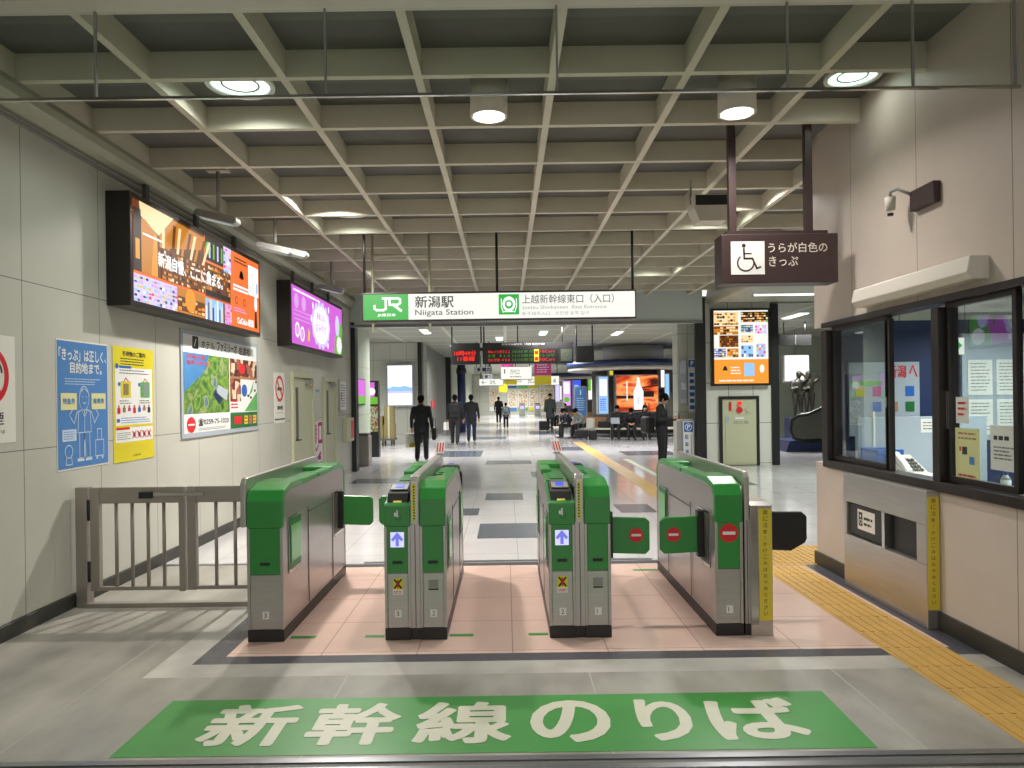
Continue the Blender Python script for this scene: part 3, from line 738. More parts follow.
def art_blue(p, W, H):
    p.rect(.008, .012, W-.008, H-.012, 'poster_blue', 1)
    p.text('「きっぷ」は正しく、', .03, H*.84, W-.03, H*.935, 'white', 2, w=.025); p.text('目的地まで。', .17, H*.745, W*.86, H*.83, 'white', 2, w=.025)
    p.lines(.1, H*.65, W-.1, H*.71, 3, 'poster_line', 2, .3)
    L = 'poster_line'; c = W*.5; s = .008
    p.disc(c, H*.55, .07, 'poster_line', 2, .1); p.disc(c, H*.55, .062, 'poster_blue', 3, .092); p.ring(c, H*.56, .06, .07, L, 4, 0, 180); p.stroke([(c-.05, H*.6), (c, H*.625), (c+.06, H*.59)], s, L, 4)
    p.ring(c, H*.53, .02, .026, L, 4, 200, 340); p.disc(c-.025, H*.56, .006, L, 4); p.disc(c+.025, H*.56, .006, L, 4)
    p.stroke([(c-.03, H*.46), (c-.1, H*.44), (c-.14, H*.35), (c-.2, H*.42), (c-.16, H*.46)], s, L, 3); p.stroke([(c+.03, H*.46), (c+.1, H*.44), (c+.14, H*.35), (c+.2, H*.42), (c+.16, H*.46)], s, L, 3)
    p.stroke([(c-.08, H*.44), (c-.09, H*.28), (c+.09, H*.28), (c+.08, H*.44)], s, L, 3); p.stroke([(c, H*.45), (c, H*.28)], s, L, 3); p.stroke([(c-.04, H*.46), (c, H*.4), (c+.04, H*.46)], s, L, 3)
    p.stroke([(c-.07, H*.28), (c-.07, H*.08), (c-.01, H*.08), (c, H*.26), (c+.01, H*.08), (c+.07, H*.08), (c+.07, H*.28)], s, L, 3)
    p.rect(c-.1, H*.055, c-.01, H*.08, L, 3); p.rect(c+.01, H*.055, c+.1, H*.08, L, 3)
    p.rect(.045, H*.46, .25, H*.59, 'poster_cream', 3); p.text('特急券', .07, H*.505, .225, H*.55, 'poster_blue', 4, w=.02)
    p.rect(W-.25, H*.46, W-.045, H*.59, 'poster_cream', 3); p.text('乗車券', W-.225, H*.505, W-.07, H*.55, 'poster_blue', 4, w=.02)
    p.rect(.06, H*.22, .24, H*.31, 'poster_line', 3); p.lines(.075, H*.23, .225, H*.3, 4, 'poster_blue', 4, .3); p.ring(.14, H*.14, .045, .053, L, 3); p.stroke([(.11, H*.11), (.1, H*.04), (.18, H*.04), (.17, H*.11)], s, L, 3)
    x0, x1 = W-.2, W-.08; p.stroke([(x0, H*.08), (x1, H*.08), (x1, H*.21), (x0, H*.21), (x0, H*.08)], s, L, 3); p.stroke([(x0+.03, H*.21), (x0+.03, H*.3), (x1-.03, H*.3), (x1-.03, H*.21)], s, L, 3); p.disc(x0+.02, H*.065, .012, L, 3); p.disc(x1-.02, H*.065, .012, L, 3)
poster('ticket_poster', 'blue poster with a line-drawn figure holding two tickets and a suitcase', 'poster', 5.49, 6.2, 1.07, 2.1, art_blue)

def art_yellow(p, W, H):
    p.rect(0, 0, W, H, 'poster_yellow', 1); p.rect(.03, H*.17, W-.03, H*.82, 'white', 2)
    p.text('手荷物のご案内', W*.22, H*.92, W*.78, H*.965, 'ink', 2, w=.02); p.lines(.12, H*.84, W-.12, H*.91, 3, 'ink', 2, .35)
    p.disc(.06, H*.83, .025, 'blue_paint', 3); p.rect(.1, H*.815, .3, H*.835, 'blue_paint', 3); p.lines(.1, H*.76, W-.06, H*.81, 2, 'grey_ink', 3, .3)
    for x, c, d in ((.16, 'poster_yellow', 'cardboard'), (.5, 'green_light', 'cloth_grey')):
        p.rect(x-.04, H*.56, x+.13, H*.7, c, 3); p.rect(x, H*.58, x+.09, H*.68, d, 4); p.stroke([(x+.01, H*.7), (x+.045, H*.73), (x+.09, H*.7)], .01, 'red', 3)
        p.rect(x-.08, H*.66, x-.045, H*.69, 'blue_paint', 3)
        p.lines(x-.06, H*.5, x+.14, H*.54, 2, 'ink', 3, .3)
    for k, c in enumerate(('red', 'cardboard', 'pink_ink', 'red', 'blue_paint', 'wood', 'navy')):
        x = .06+k*.088; p.rect(x, H*.42+.01*(k % 3), x+.05, H*.47, c, 3); p.disc(x+.025, H*.48, .015, 'wood', 3)
    p.rect(.05, H*.345, .1, H*.375, 'blue_paint', 3); p.lines(.12, H*.33, W-.06, H*.39, 3, 'poster_blue', 3, .3)
    p.rect(.03, H*.3, W-.03, H*.32, 'poster_yellow', 3); p.rect(.04, H*.28, .26, H*.3, 'red', 4); p.lines(.05, H*.19, .28, H*.26, 4, 'grey_ink', 3, .3)
    for k in range(4): x = .34+k*.09; p.stroke([(x-.03, H*.2), (x+.03, H*.26)], .012, 'red', 4); p.stroke([(x+.03, H*.2), (x-.03, H*.26)], .012, 'red', 4); p.disc(x, H*.23, .02, 'navy', 3)
    p.lines(.05, H*.08, W-.05, H*.15, 3, 'label_yellow', 2, .3); p.text('JR東日本', W*.45, H*.035, W*.65, H*.055, 'ink', 2)
poster('luggage_poster', 'yellow and white poster of luggage notices beside the blue poster', 'poster', 6.28, 7.0, 1.06, 2.1, art_yellow)

def art_hotel(p, W, H):
    p.rect(.05, .05, W-.05, H-.05, 'white', 1)
    p.rect(.27, H*.83, .42, H*.95, 'ink', 2); p.stroke([(.32, H*.86), (.36, H*.92)], .02, 'white', 3)
    p.text('ホテル', .5, H*.85, .86, H*.92, 'ink', 2, w=.02); p.text('ファミリーオ', .93, H*.84, 1.55, H*.94, 'ink', 2, w=.02); p.text('佐渡相川', 1.62, H*.84, 2.12, H*.93, 'ink', 2, w=.02)
    a = W*.56
    p.rect(.05, H*.22, a, H*.79, 'pic_land', 2); p.poly([(.05, H*.42), (.3, H*.52), (.52, H*.6), (.62, H*.72), (.72, H*.79), (.05, H*.79)], 'pic_sea', 3)
    p.text('日本海の夕陽と', .12, H*.735, .62, H*.775, 'red', 4, w=.01); p.text('温泉の宿です。', .12, H*.68, .75, H*.72, 'red', 4, w=.01)
    p.poly([(.8, H*.4), (.98, H*.3), (1.05, H*.36), (.86, H*.46)], 'navy', 3); p.poly([(.9, H*.42), (1.2, H*.34), (1.25, H*.45), (.95, H*.5)], 'partition', 3)
    p.rect(a+.02, H*.6, W-.05, H*.79, 'pic_room', 2); p.disc(a+.42, H*.69, .11, 'red', 3, .07); p.rect(a+.02, H*.575, W-.05, H*.6, 'wood', 3)
    p.rect(a+.02, H*.33, a+.38, H*.575, 'pic_room', 2); p.disc(a+.5, H*.45, .1, 'blue_paint', 3, .08)
    p.poly([(a+.65, H*.38), (a+.72, H*.45), (a+.85, H*.56), (a+.78, H*.44)], 'green_light', 3); p.poly([(a+.5, H*.22), (W-.05, H*.22), (W-.05, H*.44), (a+.8, H*.36)], 'green_light', 2)
    for x, y in ((.9, .54), (.85, .44), (.7, .36), (.6, .38)): p.rect(a+x, H*y, a+x+.06, H*y+.03, 'ink', 4)
    p.rect(a+.02, H*.22, a+.3, H*.33, 'white', 5); p.lines(a+.04, H*.25, a+.3, H*.35, 3, 'red', 6, .5)
    p.rect(a+.02, .05, W-.05, H*.21, 'green_dark', 3); p.rect(a+.14, .1, a+.4, .2, 'red', 4)
    for k in range(3): p.rect(a+.48+k*.16, .09, a+.6+k*.16, .2, ('yellow', 'wood', 'label_yellow')[k], 4); p.lines(a+.49+k*.16, .1, a+.59+k*.16, .19, 2, 'red', 5, .4)
    p.disc(.22, .14, .11, 'red', 3, .085); p.rect(.14, .13, .3, .15, 'white', 4)
    p.text('☎0259-75-1020', .38, .12, a-.04, .2, 'ink', 3, w=.01); p.lines(.4, .065, a-.1, .1, 2, 'grey_ink', 3, .3)
poster('hotel_poster', 'large framed hotel poster with an aerial coast photograph under the big screen', 'poster', 7.58, 9.92, 1.2, 2.38, art_hotel, .015, 'partition')
def art_ns2(p, W, H):
    cx, cy = W*.5, H*.68; r = W*.4
    p.ring(cx, cy, r*.78, r, 'red', 2); p.stroke([(cx-r*.55, cy+r*.55), (cx+r*.55, cy-r*.55)], r*.18, 'red', 3); p.rect(cx-r*.5, cy-r*.15, cx+r*.5, cy+.02, 'ink', 1)
    p.text('禁煙', W*.25, H*.26, W*.8, H*.34, 'ink', 1, w=.02); p.text('No Smoking', W*.25, H*.19, W*.8, H*.22, 'grey_ink', 1); p.lines(.0, H*.05, W, H*.1, 1, 'ink', 1, .6, .02)
poster('no_smoking_sign', 'small white no smoking sign on the wall between the hotel poster and the doors', 'sign', 10.65, 11.15, 1.25, 2.02, art_ns2)
poster('wall_plate', 'small bluish name plate on the wall between the two doors', 'sign', 12.9, 13.2, 1.72, 1.8, lambda p, W, H: (p.rect(0, 0, W, H, 'partition', 1), p.lines(.02, .01, W, H-.01, 1, 'blue_paint', 2)))
def art_pink(p, W, H):
    p.rect(0, 0, W, H, 'white', 1)
    p.stroke([(W*.55, H*.93), (W*.9, H*.93), (W*.9, H*.5), (W*.55, H*.5), (W*.55, H*.93)], .07, 'pink_ink', 2)
    for k in range(4): p.rect(W*.08, H*(.88-k*.1), W*.36, H*(.92-k*.1), 'pink_ink', 2)
    p.rect(W*.2, H*.48, W*.3, H*.93, 'pink_ink', 2)
    p.stroke([(W*.1, H*.42), (W*.3, H*.3), (W*.5, H*.42)], .05, 'pink_ink', 2); p.stroke([(W*.15, H*.1), (W*.75, H*.1)], .07, 'pink_ink', 2); p.stroke([(W*.45, H*.12), (W*.75, H*.22)], .06, 'pink_ink', 2)
poster('door_notice', 'white notice with big magenta characters between the two wall doors', 'sign', 12.78, 13.42, .45, 1.2, art_pink)
def art_thin(p, W, H):
    p.rect(.05, .05, W-.05, H-.05, 'white', 1); p.lines(.1, .1, W-.1, H-.1, 9, 'grey_ink', 2, .4); p.rect(.1, .25, .2, .4, 'red', 3)
poster('timetable_frame', 'narrow framed timetable notice near the end of the left wall', 'sign', 14.72, 15.35, 1.33, 2.02, art_thin, .03, 'steel')
t = thing('fire_box', 'pale green wall box with a red panelled end near the black corner post', 'wall box', (XL, 15.2, .7))
b = MB(t); b.box(XL, XL+.1, 14.9, 15.55, .7, 1.2, 'beige_panel'); b.build('casing', bevel=.01)
b = MB(t); b.box(XL+.1, XL+.104, 15.25, 15.5, .76, 1.14, 'red'); b.build('panel')

# ================================================================ ceiling fittings
def projector(label, x, y, z, n, ry):
    t = thing('floodlight', label, 'lamp', (x, y, z), group=None)
    b = MB(t); b.box(x-.11, x+.11, y-.05, y+.05, ZT-.03, ZT-.01, 'beam'); b.build('mounting_plate')
    b = MB(t); b.tube([(x, y, ZT-.03), (x, y, z+.06)], .02, 'grey'); b.build('stem')
    for k in range(n):
        dy = .2*k; dx = .14*k
        b = MB(t); pr = [(z-.04, 0)]
        b.prism([(x-.2+dx, z+.07), (x+.2+dx, z-.03), (x+.2+dx, z-.07), (x+.17+dx, z-.1), (x-.22+dx, z-.0), (x-.23+dx, z+.04)], y-.06+dy, y+.08+dy, 'grey', 'y')
        h = b.build('housing', bevel=.008)
        b = MB(t); b.prism([(x-.18+dx, z-.012), (x+.14+dx, z-.094), (x+.14+dx, z-.1), (x-.18+dx, z-.018)], y-.05+dy, y+.07+dy, 'e_dim', 'y'); b.build('tube_glass', h)
projector('grey tubular floodlight hung from the grid above the big screen', -2.93, 7.35, 3.5, 1, 0)
projector('twin grey floodlight on a ceiling plate, between the two wall screens', -2.8, 8.75, 3.47, 2, 0)
projector('small floodlight hung above the purple screen', -2.95, 12.2, 3.5, 1, 0)

def lamp(name, kind, loc, power, col, size, ang=R(150)):
    l = bpy.data.lights.new(name, kind); l.energy = power; l.color = col
    if kind == 'AREA': l.shape = 'DISK'; l.size = size; l.spread = ang
    else: l.shadow_soft_size = size
    if kind == 'SPOT': l.spot_size = ang; l.spot_blend = .6
    o = bpy.data.objects.new(name, l); COL.objects.link(o); o.location = loc; return o

def downlight(x, y, r, zb, label, power=30):
    t = thing('cylinder_downlight', label, 'lamp', (x, y, ZT))
    b = MB(t); b.ring((x, y), r-.02, r, zb, ZT-.005, 'cream_plastic'); b.build('shade')
    b = MB(t); b.cyl((x, y), r-.021, zb+.02, zb+.03, 'e_lamp'); b.build('bulb_disc')
    lamp('downlight_light', 'AREA', (x, y, zb+.012), power, (1, .93, .88), r*1.6)
downlight(-.1, 5.36, .14, 3.7, 'left one of two white cylinder downlights hanging from the ceiling grid')
downlight(1.76, 5.36, .14, 3.7, 'right one of two white cylinder downlights hanging from the ceiling grid')

def recessed(x, y, r, label, power=20, col=(.93, 1, .92), group='round recessed ceiling lights'):
    t = thing('recessed_light', label, 'lamp', (x, y, ZT), group=None)
    b = MB(t); b.ring((x, y), r*.86, r, ZT-.03, ZT+.004, 'white'); b.build('rim')
    b = MB(t); b.cyl((x, y), r*.84, ZT-.012, ZT-.004, 'e_lamp_green'); d = b.build('diffuser')
    b = MB(t); b.ring((x, y), r*.5, r*.56, ZT-.02, ZT-.012, 'grey'); b.build('inner_ring', d)
    lamp('recessed_lamp', 'AREA', (x, y, ZT-.03), power, col, r*1.7)
recessed(-1.96, 5.36, .25, 'round recessed ceiling light nearest the camera on the left, above the railing')
recessed(2.63, 5.36, .2, 'round recessed ceiling light nearest the camera on the right, by the office wall', 1.5)
recessed(-1.96, 9.06, .25, 'second round recessed ceiling light on the left, above the purple screen')
recessed(2.68, 9.06, .25, 'round recessed ceiling light behind the hanging wheelchair sign')
recessed(-1.96, 12.75, .25, 'farthest round recessed ceiling light on the left')
recessed(2.68, 12.75, .25, 'farthest round recessed ceiling light on the right')
recessed(-2.0, 8.13, .11, 'small warm recessed light beside the larger one on the left', 165, (1, .93, .87))
recessed(2.68, 8.13, .11, 'small recessed light near the loudspeaker, behind the wheelchair sign', 75, (1, .95, .92))
recessed(-.1, 1.66, .25, 'unseen round fill light added over the near end of the hall, before the glass screen', 16)  # added lamps out of view, front fill for the near hall
recessed(-1.96, 1.66, .25, 'unseen round fill light added over the near left of the hall, before the glass screen', 12)
recessed(1.75, 1.66, .25, 'unseen round fill light added over the near right of the hall, before the glass screen', 16)

# glass smoke screen
t = thing('smoke_screen', 'clear glass smoke screen hanging in a thin metal frame under the near ceiling', 'glass screen', (0, 4.0, 3.3))
b = MB(t); b.box(XL+.13, XR, 3.88, 4.03, 3.785, 3.84, 'cream_plastic'); b.build('top_rail')
b = MB(t); b.box(XL+.13, XR, 3.99, 4.01, 3.29, 3.305, 'steel_polish'); b.build('bottom_rail')
jx = [XL+.13, -2.27, -.985, .31, 1.6, 2.3, XR]
for a, c in zip(jx, jx[1:]):
    b = MB(t); b.box(a+.006, c-.006, 3.997, 4.003, 3.305, 3.80, 'glass'); b.build('glass_pane')
for x in jx[1:-1]+[2.87]:
    b = MB(t); b.box(x-.006, x+.006, 3.992, 4.008, 3.305, 3.80, 'grey'); b.build('joint_strip')

# ================================================================ hanging signs
t = thing('station_sign', 'long lit green and white station name sign hanging from the ceiling', 'sign', (-.07, 9.5, 2.6))
sx0, sx1, sz0, sz1 = -1.9, 1.75, 2.62, 3.01
b = MB(t); b.box(sx0, sx1, 9.5, 9.72, sz0, sz1, 'dark_frame'); b.build('casing', bevel=.01)
for fc, yy in (('-y', 9.499), ('+y', 9.721)):
    b = MB(t); W = sx1-sx0-.04; H = sz1-sz0-.05
    p = Panel(b, (sx0+.02 if fc == '-y' else sx1-.02, yy, sz0+.025), fc, .0015)
    p.rect(0, 0, W, H, 'e_sign', 0); p.rect(0, 0, .6, H, 'e_green', 1)
    # railway emblem
    p.stroke([(.15, .19), (.15, .15), (.18, .13), (.27, .13), (.30, .15), (.30, .28)], .03, 'e_white', 2)
    p.stroke([(.26, .285), (.46, .285), (.49, .27), (.49, .22), (.46, .2), (.35, .2), (.35, .27)], .03, 'e_white', 2); p.stroke([(.40, .2), (.50, .12)], .034, 'e_white', 2)
    p.text('JR東日本', .19, .04, .43, .085, 'e_white', 2, w=.03)
    p.text('新潟駅', .69, .155, 1.2, .31, 'e_ink', 2, w=.016); p.text('Niigata Station', .69, .035, 1.46, .13, 'e_ink', 2, w=.006)
    c = 1.935
    p.rect(c-.135, .05, c+.135, .32, 'e_green', 1); p.disc(c, .19, .085, 'e_white', 2, .1); p.disc(c, .185, .055, 'e_green', 3, .058); p.disc(c, .19, .032, 'e_white', 4)
    for s in (-1, 1): p.stroke([(c+s*.1, .26), (c+s*.1, .15), (c+s*.075, .08)], .012, 'e_white', 4)
    p.stroke([(c-.06, .09), (c+.06, .09)], .014, 'e_white', 4)
    p.text('上越新幹線東口（入口）', 2.11, .19, 3.33, .31, 'e_ink', 2, w=.0); p.text('Joetsu Shinkansen  East Entrance', 2.11, .105, 3.23, .165, 'e_inkpale', 2)
    p.text('新干线东入口', 2.11, .035, 2.48, .085, 'e_inkpale', 2); p.text('신칸센 동쪽 입구', 2.55, .035, 3.0, .085, 'e_inkpale', 2)
    b.build('sign_face', normals=False)
for x in (sx0+.02, -.1, sx1-.03):
    b = MB(t); b.tube([(x, 9.6, sz1), (x, 9.6, ZT)], .018, 'black'); b.build('hanging_rod')
lamp('station_sign_glow', 'AREA', (-.07, 9.3, 2.6), 3, (1, 1, .95), .6)

t = thing('pipe_hanger', 'cream painted pipe frame hanging from the ceiling behind the station sign', 'frame', (-1.4, 10.2, 3.2))
for x in (-1.88, -1.07):
    b = MB(t); b.tube([(x, 10.2, 2.55), (x, 10.2, ZT)], .018, 'beige_panel'); b.build('upright')
b = MB(t); b.tube([(-1.88, 10.2, 3.64), (-1.07, 10.2, 3.64)], .018, 'beige_panel'); b.build('crossbar')

t = thing('ticket_notice_sign', 'dark brown hanging sign with a white wheelchair symbol and two lines of characters', 'sign', (2.2, 5.9, 2.5))
b = MB(t); X0, X1, Z0, Z1 = 1.77, 2.72, 2.5, 2.9
b.box(X0, X1, 5.82, 6.02, Z0, Z1, 'sign_brown'); b.build('casing', bevel=.006)
b = MB(t); b.box(X0+.06, X1-.06, 5.87, 5.97, Z1, Z1+.035, 'sign_brown'); b.build('cap')
b = MB(t); p = Panel(b, (X0, 5.819, Z0), '-y', .0015)
p.rect(.075, .07, .35, .34, 'white', 1)
cx = .2
p.disc(cx-.02, .305, .017, 'sign_brown', 2); p.stroke([(cx-.02, .28), (cx-.016, .2), (cx+.05, .2), (cx+.085, .12), (cx+.115, .13)], .014, 'sign_brown', 2); p.stroke([(cx-.018, .24), (cx+.04, .24)], .011, 'sign_brown', 2); p.ring(cx-.005, .165, .06, .072, 'sign_brown', 2, 130, 370)
p.text('うらが白色の', .38, .245, .86, .325, 'sign_text', 1, w=.005); p.text('きっぷ', .385, .135, .62, .215, 'sign_text', 1, w=.005)
b.build('sign_face', normals=False)
for x in (1.89, 2.52):
    b = MB(t); b.box(x-.03, x+.03, 5.89, 5.95, Z1+.035, ZT, 'sign_brown'); b.build('hanging_post', bevel=.004)

# loudspeaker box at the grid
t = thing('ceiling_loudspeaker', 'cream wedge loudspeaker hanging from the grid behind the wheelchair sign post', 'loudspeaker', (2.1, 7.35, 3.5))
b = MB(t); b.prism([(1.93, 3.5), (1.99, 3.36), (2.26, 3.36), (2.34, 3.5), (2.34, 3.63), (1.93, 3.63)], 7.25, 7.5, 'cream_plastic', 'y'); b.build('cabinet', bevel=.006)
b = MB(t); b.box(1.95, 2.32, 7.244, 7.25, 3.52, 3.62, 'black'); b.build('grille')
for x in (1.93, 2.34):
    b = MB(t); b.box(x-.01, x+.01, 7.35, 7.4, 3.55, 3.81, 'steel'); b.build('bracket')

# security camera and long white casing on the office wall
t = thing('security_camera', 'small camera with a brown bracket high on the office wall', 'camera', (2.8, 4.9, 2.9))
b = MB(t); b.box(XR-.05, XR, 4.74, 5.02, 2.86, 3.0, 'sign_brown'); b.build('wall_box', bevel=.005)
b = MB(t); b.tube([(XR-.05, 5.0, 2.98), (XR-.1, 5.08, 3.04), (XR-.13, 5.12, 3.03), (XR-.13, 5.12, 2.99)], .012, 'grey', 8); b.build('arm')
b = MB(t); b.cyl((XR-.13, 5.12), .03, 2.9, 2.99, 'cream_plastic', 16, .038); b.cyl((XR-.13, 5.12), .02, 2.86, 2.88, 'black', 12); b.build('camera_body')
o = MB(); o.prism([(XR, 2.27), (XR-.1, 2.27), (XR-.14, 2.31), (XR-.12, 2.41), (XR, 2.41)], 4.27, 5.7, 'cream_plastic', 'y')
tag(o.build('wall_casing', None, .006), 'long cream casing on the office wall above the windows', 'casing')

# ================================================================ ticket office
def win(n, y0, y1, slide=False, x=XR+.03):
    t = thing('window_%d' % n, None, None, (x, (y0+y1)/2, WZ0)); t['kind'] = 'structure'
    b = MB(t); f = .035
    b.box(x, x+.04, y0, y0+f, WZ0+.04, WZ1-.015, 'dark_frame').box(x, x+.04, y1-f, y1, WZ0+.04, WZ1-.015, 'dark_frame').box(x, x+.04, y0+f, y1-f, WZ0+.04, WZ0+.08, 'dark_frame').box(x, x+.04, y0+f, y1-f, WZ1-.05, WZ1-.015, 'dark_frame')
    b.build('sash', bevel=.003)
    b = MB(t); b.box(x+.018, x+.024, y0+f, y1-f, WZ0+.08, WZ1-.05, 'glass_window'); b.build('glass_pane')
    return t
b = MB()
b.box(XR-.03, XR+.12, WY0, WY1, WZ0-.03, WZ0+.035, 'dark_frame').box(XR-.03, XR+.12, WY0, WY1, WZ1-.015, WZ1+.03, 'dark_frame')
b.box(XR-.02, XR+.12, WY1-.08, WY1+.03, WZ0+.035, WZ1-.04, 'dark_frame').box(XR-.02, XR+.12, WY0, WY0+.06, WZ0+.035, WZ1-.04, 'dark_frame').box(XR-.02, XR+.12, 4.76, 4.84, WZ0+.035, WZ1-.04, 'dark_frame')
struct('trim_10', b, .004)
win(1, 5.48, 6.42)
w2 = win(3, 4.1, 4.76); win(4, 3.2, 4.1, x=XR+.075)
b = MB(w2); b.box(XR+.02, XR+.03, 4.745, 4.758, 1.35, 1.6, 'steel_polish'); b.build('window_handle')
b = MB(); b.box(XR+.03, XR+.07, 5.46, 5.53, WZ0+.035, WZ1-.04, 'dark_frame'); struct('trim_11', b, .003)
b = MB(); b.box(XR+.02, XR+.035, 5.49, 5.505, 1.48, 1.56, 'steel_polish'); tag(b.build('window_latch', None), 'small chrome latch on the second window post of the office', 'latch')

b = MB(); b.box(XR+.15, 6.5, 2, YO-.15, 2.45, 2.55, 'wall_pale'); struct('ceiling', b)
b = MB(); b.box(6.4, 6.5, 2, YO-.15, 0, 2.45, 'partition'); b.box(XR+.15, 6.5, 1.9, 2, 0, 2.45, 'partition'); struct('wall_office', b)
b = MB(); b.box(XR+.15, 6.4, YO-.17, YO-.15, 0, 2.25, 'navy'); b.box(XR+.15, 6.4, YO-.17, YO-.15, 2.25, 2.45, 'wall_pale'); struct('wall_office_back', b)
for y in (3.6, 5.4):
    t = thing('office_ceiling_light', 'tube light on the ticket office ceiling', 'lamp', (4.3, y, 2.45), group='tube lights in the ticket office')
    b = MB(t); b.box(3.6, 5.0, y-.1, y+.1, 2.41, 2.45, 'white'); b.build('tray')
    b = MB(t); b.tube([(3.65, y, 2.39), (4.95, y, 2.39)], .018, 'e_tube'); b.build('tube')
    l = lamp('office_light', 'AREA', (4.3, y, 2.36), 45, (.9, 1, 1), 1.0); 
# window counter and things on it
b = MB(); b.box(XR+.15, 3.65, 2.2, YO-.2, .86, .9, 'cream_plastic').box(3.5, 3.55, 2.2, YO-.2, 0, .86, 'grey'); tag(b.build('office_counter', None, .004), 'pale counter top running inside the ticket office windows', 'counter')
b = MB(); b.box(3.07, 4.2, 6.25, 6.3, 0, 1.38, 'partition'); b.box(3.2, 3.22, 6.24, 6.31, 0, 1.43, 'white'); tag(b.build('office_partition', None, .004), 'low blue-grey partition inside the ticket office behind the counter', 'partition')
b = MB(); p = Panel(b, (3.62, 6.249, 1.24)); p.rect(0, 0, .3, .12, 'paper', 1); p.lines(.02, .02, .28, .1, 3, 'grey_ink', 2, .35); tag(b.build('partition_notice', None), 'white paper notice on the blue-grey partition in the office', 'notice')
t = thing('poster_board', 'pale board with red characters and pictures on the office back wall', 'board', (3.6, 6.5, 1.5))
b = MB(t); b.box(3.12, 3.76, 6.5, 6.53, 1.2, 1.87, 'partition'); b.build('board')
b = MB(t); p = Panel(b, (3.14, 6.499, 1.2)); p.text('新潟', .33, .53, .5, .64, 'red', 1, w=.02); p.text('へ', .53, .53, .6, .64, 'red', 1, w=.02); p.rect(.0, .46, .28, .5, 'e_ledgreen', 1)
for k in range(12): x = .04+(k % 4)*.15; y = .08+(k//4)*.14; c = MB(t); Panel(c, (3.14, 6.499, 1.2)).rect(x, y, x+.08, y+.09, ('wood', 'green_dark', 'label_yellow', 'pink_ink', 'partition', 'blue_paint')[k % 6], 2); c.build('picture_card', normals=False)
b.build('lettering', normals=False)
t = thing('notice_board', 'whiteboard covered with rows of papers in the ticket office', 'board', (4.4, 6.5, 1.5))
b = MB(t); b.box(4.15, 5.3, 6.5, 6.53, 1.15, 2.12, 'partition'); b.build('board')
for k in range(8):
    x = 4.2+(k % 4)*.26; z = 1.2+(k//4)*.36
    b = MB(t); b.box(x, x+.22, 6.494, 6.5, z, z+.32, 'paper'); p = Panel(b, (x, 6.494, z)); p.lines(.02, .03, .2, .3, 9, 'grey', 2, .3); b.build('paper_sheet', normals=False)
t = thing('exit_sign', 'small green and white exit sign high in the ticket office', 'sign', (4.0, 6.48, 2.0))
b = MB(t); b.box(4.02, 4.14, 6.45, 6.5, 1.93, 2.08, 'e_sign'); b.build('casing'); b = MB(t); p = Panel(b, (4.02, 6.449, 1.93)); p.stroke([(.03, .08), (.08, .08)], .02, 'e_green', 1); p.stroke([(.06, .05), (.09, .08), (.06, .11)], .015, 'e_green', 1); b.build('arrow')
# phone
t = thing('desk_phone', 'white and grey desk phone propped on the office counter', 'phone', (3.2, 5.75, .9))
b = MB(t); b.prism([(5.62, .9), (5.92, .9), (5.92, 1.08), (5.62, .94)], 3.14, 3.34, 'cream_plastic'); b.build('base', bevel=.006)
b = MB(t); b.prism([(5.64, .955), (5.9, 1.08), (5.9, 1.11), (5.83, 1.11), (5.7, 1.035), (5.64, .985)], 3.15, 3.2, 'white'); b.build('handset', bevel=.008)
b = MB(t)
for i in range(3):
    for j in range(4): b.prism([(5.67+j*.045, .97+j*.0215), (5.695+j*.045, .982+j*.0215), (5.695+j*.045, .992+j*.0215), (5.67+j*.045, .98+j*.0215)], 3.23+i*.03, 3.25+i*.03, 'grey_dark')
b.build('keypad')
t = thing('file_stand', 'blue plastic file stand on the office counter', 'file stand', (3.2, 6.05, .9))
b = MB(t); b.box(3.08, 3.3, 5.94, 5.96, .9, 1.12, 'blue_paint').box(3.08, 3.3, 6.2, 6.22, .9, 1.12, 'blue_paint').box(3.08, 3.1, 5.96, 6.2, .9, 1.12, 'blue_paint').box(3.1, 3.3, 5.96, 6.2, .9, .91, 'blue_paint'); b.build('tray', bevel=.004)
b = MB(t); b.box(3.12, 3.28, 5.98, 6.18, .911, 1.09, 'paper'); b.build('papers')
b = MB(); b.cyl((3.2, 5.4), .05, .9, .925, 'white', 20, .035); b.cyl((3.2, 5.4), .035, .925, .935, 'white', 20, .02); tag(b.build('desk_bell', None), 'small white round dish on the office counter beside the phone', 'dish')
t = thing('hand_sanitiser', 'small bottle with a blue cap on the office counter behind the window notices', 'bottle', (3.15, 4.55, .9))
b = MB(t); b.cyl((3.18, 4.56), .03, .9, 1.03, 'white', 16); b.cyl((3.18, 4.56), .03, 1.03, 1.06, 'white', 16, .012); b.build('bottle'); b = MB(t); b.cyl((3.18, 4.56), .014, 1.06, 1.11, 'blue_paint', 12); b.build('cap')
t = thing('office_computer', 'black computer equipment on the office counter near the right window', 'computer', (3.3, 4.0, .9))
b = MB(t); b.box(3.12, 3.5, 3.85, 4.4, .9, 1.0, 'black'); b.build('case', bevel=.006); b = MB(t); b.box(3.14, 3.24, 3.9, 4.3, 1.0, 1.03, 'grey_dark'); b.build('keyboard')
